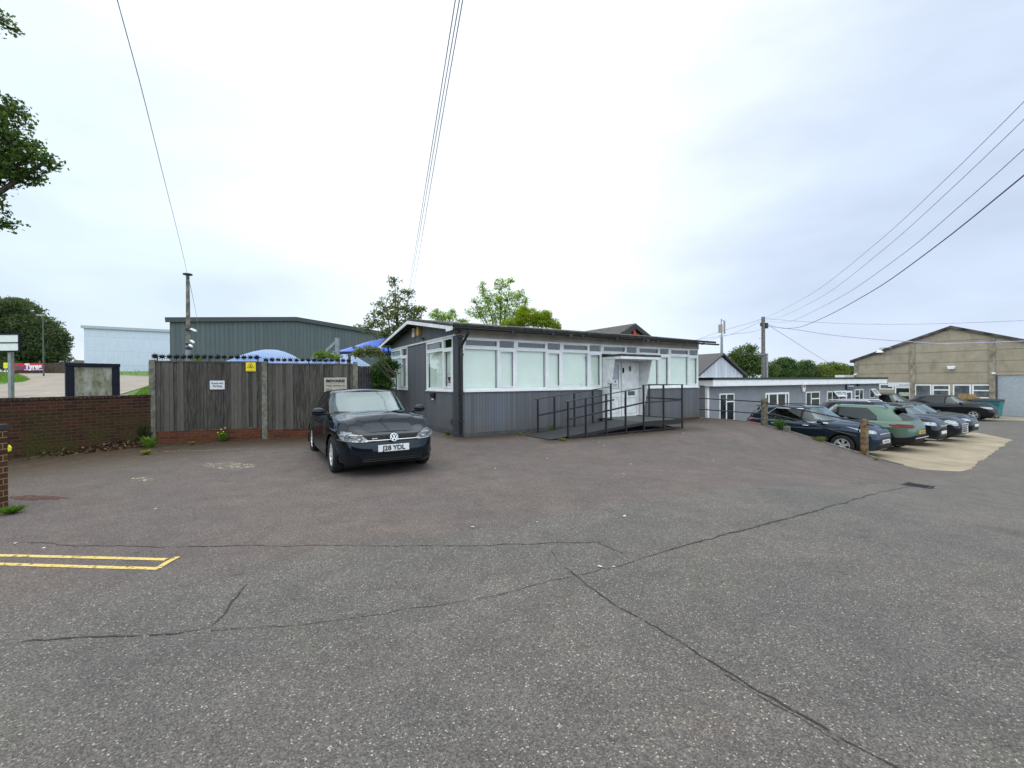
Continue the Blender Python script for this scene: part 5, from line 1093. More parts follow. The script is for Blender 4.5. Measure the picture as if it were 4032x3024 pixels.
        # fuel flap seam etc. left out; wheel openings
        for xw in (wb/2, -wb/2):
            r1 = Rw+.055; pc_ = [(xw+r1*math.cos(2*math.pi*k/30), Rw+r1*math.sin(2*math.pi*k/30)*1.0) for k in range(30)]
            if sp.get('clad'):
                r2 = r1+.055; reg('arch_cladding', M['plastic'], [(xw+r2*math.cos(2*math.pi*k/30), Rw+r2*math.sin(2*math.pi*k/30)) for k in range(30)], 1, f_)
            rid[0] += 1; names[rid[0]] = None; cutpoly(bm, pc_, 1, lambda c, n, s=s: c.y*s > .3 and c.z < Rw*2+.1 and c.z < belt, rid[0], lay)
    # windscreen and rear screen (front projection y, z)
    zw0, zw1 = hood+.045, zi(wst)+.006
    yb, yt = hw-.175, hw-.315
    ff = lambda c, n: c.x > wst-.12 and n.x > .30 and n.z < .95 and c.z > hood-.02
    reg('screen_border', M['gloss'], [(-yb-.02, zw0-.02), (yb+.02, zw0-.02), (yt+.02, zw1+.012), (-yt-.02, zw1+.012)], 0, ff); reg('windscreen', M['screen'], [(-yb, zw0+.015), (yb, zw0+.015), (yt, zw1-.01), (-yt, zw1-.01)], 0, ff)
    fr_ = lambda c, n: c.x < rtr+.05 and n.x < -.3 and c.z > belt
    reg('rear_window', M['tintglass'], [(-hw+.26, belt+.07), (hw-.26, belt+.07), (hw-.33, ztop-.12), (-hw+.33, ztop-.12)], 0, fr_)
    fN = lambda c, n: c.x > xF-.42 and n.x > .12 and c.z < nose+.12
    fB = lambda c, n: c.x < xR+.7 and n.x < -.12 and c.z < belt+.1
    for nm, mat, poly in sp.get('front', []): reg(nm, mat, poly, 0, fN)
    for nm, mat, poly in sp.get('rear', []): reg(nm, mat, poly, 0, fB)
    for s in (1, -1):
        q = [(wsb+.02, s*(hw-.13)), (xF-.30, s*(hw-.20)), (xF-.30, s*(hw-.208)), (wsb+.02, s*(hw-.138))]; reg('bonnet_seam', M['ink'], q, 2, lambda c, n: n.z > .5 and c.x > wsb-.05 and c.z < hood+.1)
    # light clusters wrap onto the sides
    for nm, mat, poly, lo in sp.get('sidelamps', []):
        for s in (1, -1): reg(nm, mat, poly, 1, lambda c, n, s=s, lo=lo: c.y*s > .3 and n.y*s > .25 and ((c.x > xF-.9) if lo > 0 else (c.x < xR+.9)))
    # split into parts
    bm.faces.ensure_lookup_table(); bm.verts.index_update(); body = None
    groups = {}
    for f in bm.faces:
        r = f[lay]
        if names.get(r, 0) is None: continue
        groups.setdefault(r, []).append(f)
    # drop the underside belt-line cap where the cabin is
    wheels_done = False
    for r, fs in groups.items():
        nm, mat = names[r]; me = bpy.data.meshes.new(nm); idx = {}; vs = []; fl = []; mi = []
        for f in fs:
            c = f.calc_center_median()
            inside = r == 0 and f.normal.z > .8 and c.z < hood+.2 and c.x < wsb-.05 and c.x > xR+.2 and abs(c.y) < hw-.12 and c.z < ztop-.2
            t_ = []
            for v in f.verts:
                k = v.index
                if k not in idx: idx[k] = len(vs); vs.append(v.co.copy())
                t_.append(idx[k])
            fl.append(t_); mi.append(1 if inside else 0)
        me.from_pydata([tuple(v) for v in vs], [], fl); me.materials.append(mat); me.materials.append(M['steel'])
        for q, k in zip(me.polygons, mi): q.use_smooth = True; q.material_index = k
        try: me.set_sharp_from_angle(angle=R(32))
        except Exception: pass
        o = bpy.data.objects.new(nm, me); col.objects.link(o); o.parent = root
        if nm == 'body': body = o
    bm.free()
    # wheels, arches
    ty, rm, rm2, dk = wheelmesh(Rw, sp.get('tw', .225), sp.get('rr', .215), sp.get('rim', 'five')); w0 = None
    for xw in (wb/2, -wb/2):
        for s in (1, -1):
            if w0 is None:
                wh_ = ty.build('wheel', M['rubber'], root, smooth=True); rm.v += []; ri = rm.build('rim', sp.get('rimmat', M['alloy']), wh_, smooth=True); sk = rm2.build('spokes', sp.get('rimmat', M['alloy']), wh_); dd_ = dk.build('brake_disc', plain('brake_dark', (.05, .05, .05), .5, .6), wh_); w0 = wh_
            else:
                wh_ = copytree(w0, root)
            wh_.location = (xw, s*(hw-.125), Rw); wh_.rotation_euler = (0, 0, 0 if s < 0 else math.pi)
            if xw > 0 and sp.get('steer'): wh_.rotation_euler[2] += sp['steer']
            m = MB(); n = 16; r1 = Rw+.06
            v = [(xw+r1*math.cos(math.pi*k/n), s*y, Rw*0.9+r1*math.sin(math.pi*k/n)) for y in (hw-.05, hw-.42) for k in range(n+1)]
            m.add(v, [(k, k+1, n+2+k, n+1+k) for k in range(n)]); m.build('arch_liner', M['plastic'], root, fix=False)
            m = MB(); m.tube([(xw+(r1+.0)*math.cos(t_), s*((hw-.010)*(max(0, 1-abs(max(0, xw+(r1)*math.cos(t_))/xF)**sp.get('nf', 5.0)))**(1/sp.get('nf', 5.0)) if xw > 0 else hw-.016), Rw+r1*math.sin(t_)) for t_ in [R(-18)+(math.pi+R(36))*k/22 for k in range(23)]], .012, 6); m.build('arch_lip', M['plastic'] if sp.get('clad') else sp['paint'], root, smooth=True)
    MB().box(xR+.35, -hw+.20, gcl+.02, xF-.35, hw-.20, gcl+.25).build('underbody', M['plastic'], root)
    # mirrors, handles
    for s in (1, -1):
        m = MB().ball((wsb-.34, s*(hw+.085), belt+.085), (.075, .115, .072), 14, 10); mo = m.build('mirror', sp['paint'], root, smooth=True); MB().bar((wsb-.33, s*(hw-.12), belt+.02), (wsb-.33, s*(hw+.04), belt+.035), .05, .03).build('mirror_stalk', M['plastic'], mo)
        MB().ball((wsb-.365, s*(hw+.09), belt+.085), (.055, .095, .056), 12, 8).build('mirror_glass', M['chrome'], mo, smooth=True)
        MB().ball((wsb-.335, s*(hw+.08), belt+.045), (.065, .112, .035), 12, 8).build('mirror_base', M['plastic'], mo, smooth=True)
        for x in (xb_+.20, xc_+.10): MB().tube([(x-.09, s*(hw-.025), belt-.10), (x-.07, s*(hw+.012), belt-.095), (x+.07, s*(hw+.012), belt-.095), (x+.09, s*(hw-.025), belt-.10)], .013, 6).build('door_handle', sp.get('handle', sp['paint']), root, smooth=True)
        if sp.get('rails'):
            zr_ = ztop+.03; MB().tube([(wst-.25, s*(hw-.29), zi(wst-.2)+.005), (wst-.38, s*(hw-.30), zr_+.03), (rtr+.35, s*(hw-.31), zr_+.02), (rtr+.22, s*(hw-.30), zi(rtr+.2)+.0)], .017, 8).build('roof_rail', sp['rails'], root, smooth=True)
    if sp.get('spoiler'):
        MB().prism([(-hw+.33, 0), (hw-.33, 0), (hw-.40, .035), (-hw+.40, .035)], 0, rtr-.16, rtr+.05).build('spoiler', sp['spoiler'], root, bevel=.01).location.z = ztop-.05
    # cabin: dash, seats, steering wheel
    m = MB(); m.box(wsb-.55, -hw+.2, belt-.15, wsb-.10, hw-.2, belt-.015); m.build('dashboard', M['steel'], root, bevel=.03)
    for s in (1, -1):
        m = MB(); m.prism([(-.28, belt-.3), (-.12, belt-.3), (-.20, H-.52), (-.32, H-.52)], 1, s*.37-.22, s*.37+.22); m.prism([(-.30, H-.50), (-.22, H-.50), (-.25, H-.32), (-.33, H-.32)], 1, s*.37-.12, s*.37+.12); m.build('seat', M['steel'], root, bevel=.03)
    m = MB(); m.prism([(-wb/2+.22, belt-.3), (-wb/2+.36, belt-.3), (-wb/2+.24, H-.56), (-wb/2+.14, H-.56)], 1, -.58, .58); m.build('rear_seat', M['steel'], root, bevel=.03)
    m = MB(); cx, cy, cz = wsb-.62, -.37, belt+.02; m.tube([(cx+.17*math.sin(t_)*-.42, cy+.18*math.cos(t_), cz+.17*math.sin(t_)) for t_ in [2*math.pi*k/20 for k in range(21)]], .014, 6, cap=False); m.build('steering_wheel', M['plastic'], root, smooth=True)
    return root, dict(xF=xF, xR=xR, hw=hw, zi=zi, ztop=ztop)
DW = R(-90)          # heading towards -b
def platemarks(root, x, z, sg):
    m = MB(); y = -.20
    for k in range(7):
        if k == 4: y += .03
        m.box(min(x, x-.003*sg), y, z-.032, max(x, x-.003*sg), y+.034, z+.032); y += .052
    m.build('registration', plain('worn_characters', (.16, .16, .15), .6), root)
hd = paint('paint_dark_grey', (.004, .006, .010), .5, .32)
# --- the dark hatchback
G = dict(L=4.255, W=1.79, H=1.452, wb=2.63, fo=.87, Rw=.318, rr=.205, tw=.205, belt=.95, nose=.70, hood=.965, gc=.17, wsb=1.02, wst=.28, rtr=-1.70, suv=False, paint=hd, rim='ten', nf=4.6, handle=hd,
    front=[('lamp_border', M['gloss'], [(.385, .59), (.43, .70), (.80, .81), (.89, .78), (.89, .605), (.56, .57)]), ('lamp_border', M['gloss'], [(-.385, .59), (-.43, .70), (-.80, .81), (-.89, .78), (-.89, .605), (-.56, .57)]), ('grille', M['plastic'], [(-.46, .60), (.46, .60), (.46, .69), (-.46, .69)]), ('headlight', M['lampd'], [(.40, .612), (.47, .668), (.72, .752), (.86, .772), (.88, .612), (.58, .588)]), ('headlight', M['lampd'], [(-.40, .612), (-.47, .668), (-.72, .752), (-.86, .772), (-.88, .612), (-.58, .588)]),
           ('lower_grille', M['plastic'], [(-.50, .235), (.50, .235), (.54, .37), (-.54, .37)]), ('bumper_slot', M['plastic'], [(.60, .33), (.84, .345), (.84, .36), (.60, .345)]), ('bumper_slot', M['plastic'], [(-.60, .33), (-.84, .345), (-.84, .36), (-.60, .345)]), ('bumper_slot', M['plastic'], [(.60, .25), (.80, .27), (.84, .31), (.60, .30)]), ('bumper_slot', M['plastic'], [(-.60, .25), (-.80, .27), (-.84, .31), (-.60, .30)])],
    sidelamps=[('headlight', M['lampd'], [(1.84, .735), (1.92, .745), (2.2, .70), (2.2, .61), (1.93, .615)], 1)],
    rear=[('tail_light', M['tail'], [(.50, .78), (.86, .78), (.86, .92), (.50, .92)]), ('tail_light', M['tail'], [(-.50, .78), (-.86, .78), (-.86, .92), (-.50, .92)])])
fa = XY(0, 0); gax = Vector((-2.45, 8.10)); hdv = Vector((.519, -.855)); gc_ = gax-hdv*1.315; ga_, gb_ = AB(gc_.x, gc_.y)
golf, gi = car('parked_hatchback', ga_, gb_, .0, DW+R(-.0), 'dark grey hatchback with registration J28 YDL parked nose-out in front of the timber fence', G)
def on_front(x, m): return m
xF = gi['xF']
def nosex(y, z):      # approximate front surface of the hatchback
    w_ = .89; return 1.0*(xF)*0 + (xF)*(max(0, 1-abs(y/w_)**4.6))**(1/4.6)
# plate, badge, chrome strip, lamps
MB().box(xF-.01, -.26, .42, xF+.014, .26, .531).build('number_plate', M['plate'], golf, bevel=.003)
text('registration', 'J28 YDL', .112, M['ink'], golf, (xF+.018, 0, .474), (R(90), 0, R(90)), .003, xs=1.0)
m = MB(); yy = [-.46+.92*k/12 for k in range(13)]; m.tube([(nosex(y, .61)-.0, y, .612) for y in yy if abs(y) > .06 or True], .007, 6); m.build('chrome_strip', M['chrome'], golf, smooth=True)
bx_ = xF+.0; m = MB().lathe([(0, -.01), (.066, -.01), (.068, .012), (.060, .016), (.056, .010), (0, .010)], 0, 28); bd_ = m.build('badge', M['gloss'], golf, smooth=True); bd_.location = (bx_, 0, .65); bd_.rotation_euler = (0, R(-8), 0)
m = MB().lathe([(.057, .010), (.060, .020), (.067, .020), (.070, .008)], 0, 28)
for s in (1, -1):
    m.bar((.019, s*.024, .052), (.019, s*.004, .006), .009, .011); 
    m.bar((.019, s*.050, .028), (.019, s*.024, -.046), .009, .011); m.bar((.019, s*.024, -.046), (.019, 0, .0), .009, .011)
m.build('emblem', M['chrome'], bd_)
MB().box(nosex(.32, .65)+.002, -.36, .640, nosex(.32, .65)+.012, -.27, .656).build('grille_mark', M['chrome'], golf)
m = MB()
for z in (.27, .30, .33): m.tube([(nosex(y, z)-.012, y, z) for y in [-.5+1.0*k/10 for k in range(11)]], .006, 5)
m.build('grille_slat', M['gloss'], golf)
for s in (1, -1):
    for y, r_ in ((.70, .055), (.545, .042)): lm = MB(); lm.lathe([(0, .012), (r_*.35, .004), (r_*.8, .008), (r_, .022), (r_+.006, .02)], 0, 20, (nosex(y, .66)-.045 - (.02 if y > .6 else 0), s*y, .665)); lm.build('reflector', M['lamp'], golf, smooth=True)
    mm = MB(); mm.tube([(nosex(y, .6)-.004, s*y, .597+max(0, (y-.56))*.06) for y in [.42+.40*k/8 for k in range(9)]], .006, 5); mm.build('lamp_trim', M['chrome'], golf, smooth=True)
    mm = MB(); mm.tube([(nosex(y, .6)-.035, s*y, .70-.05*abs(y-.62)) for y in [.50+.30*k/6 for k in range(7)]], .014, 5); mm.build('indicator', plain('indicator_clear', (.5, .5, .5), .2, .6), golf, smooth=True)
m = MB(); m.tube([(1.02, .55, 1.00), (1.06, .1, 1.028), (1.05, -.35, 1.03)], .008, 5); m.tube([(1.02, -.1, 1.025), (1.07, -.35, 1.02), (1.0, -.62, 1.00)], .008, 5); m.build('wiper', M['plastic'], golf)
MB().box(.36, -.10, 1.24, .39, .10, 1.29).build('rear_view_mirror', M['plastic'], golf, bevel=.01)
# --- vehicles in the sunken car park
nav = paint('paint_navy', (.010, .018, .030), .35, .3); grn = paint('paint_green', (.070, .108, .082), .4, .35); blk = paint('paint_black', (.004, .004, .005), .2, .25); gph = paint('paint_graphite', (.008, .008, .010), .4, .3); brn = paint('paint_dark_bronze', (.022, .020, .022), .4, .3)
def lotz(a, b): q = XY(a, b); return gz(q.x, q.y)+.012
def hl(y0, y1, z0, z1, nm='headlight', mat=None): 
    mat = mat or M['lamp']; return [(nm, mat, [(s*y0, z0+.02), (s*(y0+.04), z1-.02), (s*y1, z1+.02), (s*y1, z0+.05)]) for s in (1, -1)]
base = dict(L=4.48, W=1.855, H=1.64, wb=2.67, fo=.91, Rw=.36, rr=.235, belt=1.06, nose=.93, hood=1.10, gc=.22, wsb=1.05, wst=.35, rtr=-1.78, group='cars parked in the sunken car park')
def mk(**k): d = dict(base); d.update(k); return d
s1 = mk(paint=nav, chromewin=True, rails=M['black'], clad=True, rim='six', handle=M['chrome'], spoiler=M['gloss'],
    front=[('grille', M['gloss'], [(-.36, .62), (.36, .62), (.46, .78), (-.46, .78)]), ('lower_grille', M['plastic'], [(-.6, .28), (.6, .28), (.55, .44), (-.55, .44)])]+hl(.45, .88, .82, .93),
    sidelamps=[('headlight', M['lamp'], [(1.45, 1.02), (2.0, .92), (2.25, .86), (2.25, .80), (2.05, .82)], 1), ('tail_light', M['tail'], [(-2.3, .93), (-2.3, 1.05), (-1.75, 1.03), (-1.85, .95)], -1)], rear=[('tail_light', M['tail'], [(.4, .93), (.9, .93), (.9, 1.06), (.4, 1.0)]), ('tail_light', M['tail'], [(-.4, .93), (-.9, .93), (-.9, 1.06), (-.4, 1.0)])])
def cpark(name, a, nb, sp, label, rev=False, dz=0):
    xF_, L_ = sp['wb']/2+sp['fo'], sp['L']
    # nb: b of the end that faces the road
    b = nb + (xF_ if not rev else (L_-xF_)); z0_ = lotz(a, nb+1); return car(name, a, b, z0_+dz, DW if not rev else R(90), label, sp)
sportage, si = cpark('parked_suv', 12.95, -5.46, s1, 'dark blue family SUV with silver wheels just below the kerb, nearest the black rails')
MB().box(si['xF']-.02, -.26, .49, si['xF']+.02, .26, .60).build('number_plate', M['plate'], sportage); platemarks(sportage, si['xF']+.024, .545, 1)
m = MB(); m.tube([(si['xF']-.03, -.42, .79), (si['xF']+.0, 0, .80), (si['xF']-.03, .42, .79)], .012, 6); m.build('chrome_strip', M['chrome'], sportage)
s2 = mk(paint=grn, L=4.515, W=1.865, H=1.66, rails=M['black'], clad=True, rim='six', rimmat=M['darkrim'], chromewin=False, spoiler=M['gloss'], fglass=M['carglass'], rtr=-1.72,
    rear=[('tail_light', M['tail'], [(.42, .93), (.94, 1.0), (.94, .90), (.62, .86)]), ('tail_light', M['tail'], [(-.42, .93), (-.94, 1.0), (-.94, .90), (-.62, .86)]), ('rear_bumper', M['plastic'], [(-.95, .25), (.95, .25), (.95, .50), (.5, .62), (-.5, .62), (-.95, .50)])],
    sidelamps=[('tail_light', M['tail'], [(-2.3, .87), (-2.3, .99), (-1.75, 1.02), (-1.95, .93)], -1)], front=hl(.5, .9, .75, .88))
green, g2 = cpark('parked_suv', 15.6, -5.62, s2, 'sage green SUV parked tail-out with a yellow rear plate, between the blue and black cars', rev=True)
MB().box(g2['xR']-.02, -.26, .66, g2['xR']+.02, .26, .77).build('number_plate', M['platey'], green); platemarks(green, g2['xR']-.024, .715, -1)
MB().tube([(g2['xR']-.005, -.62, .52), (g2['xR']-.02, 0, .52), (g2['xR']-.005, .62, .52)], .016, 6).build('bumper_strip', M['chrome'], green)
s3 = mk(paint=blk, L=4.45, W=1.84, H=1.72, rails=M['chrome'], clad=True, rim='five', nose=1.0, hood=1.14, belt=1.12,
    front=[('grille', M['gloss'], [(-.5, .72), (.5, .72), (.48, .86), (-.48, .86)]), ('lower_grille', M['plastic'], [(-.55, .28), (.55, .28), (.5, .42), (-.5, .42)]), ('skid_plate', M['chrome'], [(.45, .25), (.85, .30), (.85, .34), (.45, .29)]), ('skid_plate', M['chrome'], [(-.45, .25), (-.85, .30), (-.85, .34), (-.45, .29)])]+hl(.52, .9, .80, .93), sidelamps=[('headlight', M['lamp'], [(1.7, .98), (2.25, .95), (2.25, .84), (2.0, .84)], 1)])
c3, i3 = cpark('parked_suv', 18.2, -5.55, s3, 'black SUV with silver roof rails parked nose-out just beyond the green car')
MB().box(i3['xF']-.02, -.26, .50, i3['xF']+.02, .26, .61).build('number_plate', M['plate'], c3); m = MB(); m.tube([(i3['xF']-.0, -.4, .82), (i3['xF']+.015, 0, .80), (i3['xF']-.0, .4, .82)], .014, 6); m.build('chrome_strip', M['chrome'], c3)
s4 = mk(paint=gph, L=4.30, W=1.82, H=1.56, fo=.84, rails=None, rim='five', nose=.92, hood=1.05, belt=1.02, wst=.42,
    front=[('grille', M['gloss'], [(-.36, .42), (.36, .42), (.42, .76), (-.42, .76)])]+[('headlight', M['lamp'], [(s*(.66+.13*math.cos(2*math.pi*k/14)), .80+.11*math.sin(2*math.pi*k/14)) for k in range(14)]) for s in (1, -1)], sidelamps=[('headlight', M['lamp'], [(1.68, .88), (1.85, .93), (2.1, .88), (2.1, .74), (1.85, .74)], 1)])
c4, i4 = cpark('parked_car', 20.8, -5.55, s4, 'dark graphite car with big oval headlights and a chrome grille surround, fourth in the row')
m = MB(); m.tube([(i4['xF']+.005, -.40, .76), (i4['xF']+.01, .40, .76), (i4['xF']+.01, .34, .40), (i4['xF']+.01, -.34, .40), (i4['xF']+.005, -.40, .76)], .016, 6); 
for z in (.5, .58, .66): m.tube([(i4['xF']+.008, -.34, z), (i4['xF']+.008, .34, z)], .010, 6)
m.build('grille_surround', M['chrome'], c4)
s5 = mk(paint=blk, L=4.4, W=1.83, H=1.50, rails=None, rim='five', nose=.88, hood=1.02, belt=.98, wst=.40,
    front=[('grille', M['gloss'], [(-.5, .45), (.5, .45), (.5, .72), (-.5, .72)])]+hl(.42, .88, .76, .86), sidelamps=[('headlight', M['lamp'], [(1.6, .92), (2.2, .86), (2.2, .76), (1.95, .78)], 1)])
c5, i5 = cpark('parked_car', 23.4, -5.35, s5, 'black car with slim headlights, last in the row of nose-out cars')
MB().box(i5['xF']-.02, -.26, .50, i5['xF']+.02, .26, .61).build('number_plate', M['plate'], c5)
s6 = mk(paint=brn, L=4.6, W=1.9, H=1.78, rails=None, rim='five', nose=.98, hood=1.16, belt=1.16, wst=.55, wsb=1.15, group=None, front=hl(.5, .9, .84, .95))
car('parked_suv', 34.6, 1.5, lotz(34.6, 0), DW, 'tall dark bronze SUV half hidden behind the right end of the grey unit', s6)
s7 = mk(paint=gph, L=4.72, W=1.88, H=1.68, wb=2.87, rails=None, clad=True, rim='five', nose=.97, hood=1.12, belt=1.08, wst=.40, rtr=-1.75, wsb=1.18, group=None,
    front=[('grille', M['gloss'], [(-.45, .50), (.45, .50), (.52, .80), (-.52, .80)])]+hl(.52, .92, .78, .92), sidelamps=[('headlight', M['lamp'], [(1.7, .95), (2.3, .92), (2.3, .78), (2.05, .80)], 1), ('tail_light', M['tail'], [(-2.5, 1.0), (-2.5, 1.10), (-1.95, 1.07), (-2.0, 1.0)], -1)])
car('parked_suv', 37.1, -1.05, lotz(37, -2), DW, 'dark grey SUV standing alone in front of the warehouse windows', s7)
# wheelie skip and cardboard
b0, z0 = planea(3835, 1574, 40.5); b1, z1 = planea(3944, 1574, 40.5); q = XY(40.5, (b0+b1)/2); zt = z0; zb = lotz(40.5, -6); t = thing('waste_bin', (q.x, q.y, zb), TH, 'large teal wheeled waste bin with a dark lid by the roller shutter', 'bin'); Lb = abs(b0-b1); Hb = zt-zb
teal = plain('teal_bin', (.01, .18, .19), .45, var=.15)
m = MB(); n = [(-Lb/2+.10, .12), (Lb/2-.10, .12), (Lb/2, Hb-.12), (-Lb/2, Hb-.12)]; m.prism(n, 0, -.5, .6); m.box(-.56, -Lb/2-.02, Hb-.30, .65, Lb/2+.02, Hb-.12); m.build('bin_body', teal, t, bevel=.02)
MB().prism([(-.58, Hb-.117), (.7, Hb-.117), (.66, Hb+.05), (-.1, Hb+.08), (-.56, Hb-.02)], 1, -Lb/2-.03, Lb/2+.03).build('lid', plain('bin_lid', (.02, .03, .045), .5), t)
m = MB()
for x in (-.35, .45):
    for y in (-Lb/2+.25, Lb/2-.25): m.lathe([(0, -.04), (.10, -.04), (.10, .04), (0, .04)], 1, 14, (x, y, .10))
m.build('wheel', M['rubber'], t); MB().box(-.575, .1, Hb-.62, -.505, .55, Hb-.45).build('sticker', M['plate'], t)
q0 = planea(3800, 1570, 41.2); p = XY(41.2, q0[0]); t = thing('cardboard_pile', (p.x, p.y, lotz(41, -3)), TH, 'pile of flattened brown cardboard standing in front of the warehouse window', 'cardboard'); Hc = planea(3800, 1549, 41.2)[1]-lotz(41, -3)
m = MB(); 
for k in range(5): y = -.35+.16*k; m.bar((-.1+.05*k, y, .1), (.1, y+random.uniform(-.15, .15), Hc-random.uniform(0, .35)), .05, .42)
m.box(-.3, -.75, Hc-.45, .2, .45, Hc-.28); m.build('cardboard', plain('cardboard_brown', (.30, .19, .09), .9, var=.25), t)
# ------------------------------------------------------------------ vegetation
LEAF = {'oval': [(-.5, 0), (-.15, .26), (.25, .22), (.5, 0), (.25, -.22), (-.15, -.26)], 'maple': [(-.5, 0), (-.42, .30), (-.12, .20), (-.10, .52), (.12, .25), (.52, 0), (.12, -.25), (-.10, -.52), (-.12, -.20), (-.42, -.30)]}
def leaves(mb, c, r, n, size, kind='oval', rng=random, flat=.6, shellb=.35):
    sh = LEAF[kind]
    for _ in range(n):
        while True:
            d = Vector((rng.uniform(-1, 1), rng.uniform(-1, 1), rng.uniform(-1, 1)))
            if .02 < d.length < 1: break
        d = d.normalized()*(d.length**shellb if d.length > .3 else d.length)
        p = Vector((c[0]+d.x*r[0], c[1]+d.y*r[1], c[2]+d.z*r[2])); s = size*rng.uniform(.6, 1.25)
        nrm = Vector((rng.gauss(0, .6), rng.gauss(0, .6), rng.gauss(flat, .55))).normalized(); x = nrm.cross(Vector((rng.gauss(0, 1), rng.gauss(0, 1), rng.gauss(0, .4)))).normalized(); y = nrm.cross(x)
        mb.add([p+x*(u*s)+y*(v*s)+nrm*(-abs(v)*s*.25) for u, v in sh], [tuple(range(len(sh)))])
VEG = 4.2; LSZ = .66
def tree(name, base, clumps, label, mat, size, dens, kind='oval', trunk_r=.15, cat='tree', group=None, seed=1, limb=True, sub=5, flat=.5):
    """clumps: (x, y, z, rx, ry, rz) in world coordinates; every clump is broken into smaller sprays"""
    size *= LSZ; rng = random.Random(seed); t = thing(name, base, 0, label, cat, group); bx, by, bz = base; m = MB(); tr = MB()
    top_ = max(c[2] for c in clumps); cx = sum(c[0] for c in clumps)/len(clumps); cy = sum(c[1] for c in clumps)/len(clumps); fork = Vector((0, 0, (min(c[2] for c in clumps)-bz)*.6+.2))
    tr.tube([(0, 0, -.2), (fork.x*.5+rng.uniform(-.05, .05), rng.uniform(-.05, .05), fork.z*.5), fork, ((cx-bx)*.8, (cy-by)*.8, (top_-bz)*.85)], trunk_r, 8, r2=trunk_r*.2)
    for c in clumps:
        C_ = Vector((c[0]-bx, c[1]-by, c[2]-bz)); r = c[3:6]; tr.tube([fork*rng.uniform(.7, 1.05), fork.lerp(C_, .5)+Vector((rng.uniform(-.1, .1), rng.uniform(-.1, .1), rng.uniform(0, .15)))*r[0], C_], trunk_r*.42, 6, r2=trunk_r*.1)
        vol = (r[0]*r[1]*r[2])**(1/3); n = max(5, int(dens*VEG*vol*vol))
        per = 11; ns = max(6, int(n/per))
        for k in range(ns):
            while True:
                d = Vector((rng.uniform(-1, 1), rng.uniform(-1, 1), rng.uniform(-1, 1)))
                if d.length < 1: break
            d = d*(1.0+.25*rng.random()*rng.random()); P = C_+Vector((d.x*r[0], d.y*r[1], d.z*r[2])); q = size*rng.uniform(1.1, 2.6)
            leaves(m, P, (q, q, q*.55), rng.randint(per-6, per+5), size, kind, rng, flat, .8)
            if k < 14+sub: tr.tube([C_+Vector((d.x*r[0], d.y*r[1], d.z*r[2]))*.15, P], trunk_r*.10, 4, r2=trunk_r*.03, cap=False)
    tr.build('trunk', M['bark'], t, smooth=True); m.build('crown', mat, t, fix=False); return t
def pc(px, py, Y, rpx, rpy=None, depth=1.0):
    p = at(px, py, Y); k = Y/FPX; rpy = rpy or rpx; return (p.x, p.y, p.z, rpx*k, rpx*k*depth, rpy*k)
Lm = leafmat('maple_leaf', (.030, .060, .016), (.11, .17, .035), .50); Ls = leafmat('sycamore_leaf', (.08, .095, .032), (.23, .25, .09), .5); Lg = leafmat('bright_leaf', (.11, .18, .016), (.36, .48, .06), .55); Ly = leafmat('yellow_leaf', (.13, .19, .006), (.36, .42, .02), .5)
Lw = leafmat('willow_leaf', (.035, .060, .024), (.12, .155, .06), .4); Ld = leafmat('far_leaf', (.035, .070, .030), (.11, .17, .055), .4); Lh = leafmat('laurel_leaf', (.020, .055, .010), (.10, .20, .03), .3); Lo = leafmat('olive_leaf', (.075, .10, .02), (.20, .23, .05), .4)
# overhanging maple at top left
mY = 9.0
cl = [pc(-20, 75, mY, 62, 38), pc(30, 430, mY, 75, 50), pc(-10, 520, mY, 120, 70), pc(60, 560, mY, 75, 48), pc(120, 612, mY, 62, 40), pc(185, 635, mY, 45, 26), pc(40, 660, mY, 95, 60), pc(-30, 600, mY, 90, 90), pc(90, 690, mY, 45, 25), pc(5, 800, mY, 34, 42), pc(25, 880, mY, 42, 25), pc(-20, 700, mY, 50, 60)]
cl += [(-12.6, 8.6, 5.5, 1.1, 1.0, .9), (-12.8, 9.4, 7.2, 1.3, 1.2, 1.0), (-13.4, 8.2, 8.6, 1.3, 1.2, 1.0), (-13.0, 8.8, 4.2, .9, .9, .6)]
tree('maple_tree', (-14.2, 8.8, .3), cl, 'dark green maple whose branches hang into the top left corner', Lm, .115, 900, 'maple', .22, seed=3, sub=6, flat=.45)
# willow group far left
wY = 48
cl = [pc(-80, 1240, wY, 90, 70), pc(60, 1215, wY, 75, 40), pc(40, 1290, wY, 95, 70), pc(130, 1290, wY, 80, 55), pc(-60, 1370, wY, 110, 90), pc(70, 1380, wY, 110, 70), pc(190, 1350, wY, 65, 60), pc(215, 1400, wY, 48, 45), pc(140, 1400, wY, 70, 45), pc(235, 1330, wY, 30, 35)]
tree('willow_tree', (at(80, 1460, wY).x, wY, 2.8), cl, 'large drooping willow filling the far left behind the banner', Lw, .26, 700, 'oval', .5, seed=5, sub=9, flat=.1)
cl = [pc(-150, 1330, 52, 110, 90), pc(-40, 1200, 52, 45, 28), pc(60, 1190, 52, 30, 14), pc(105, 1190, 52, 20, 12), pc(-20, 1430, 44, 70, 25)]
tree('birch_tree', (at(-60, 1460, 52).x, 52, 2.8), cl, 'feathery tree with thin tips rising above the far left willow', Lw, .30, 240, seed=6, sub=9)
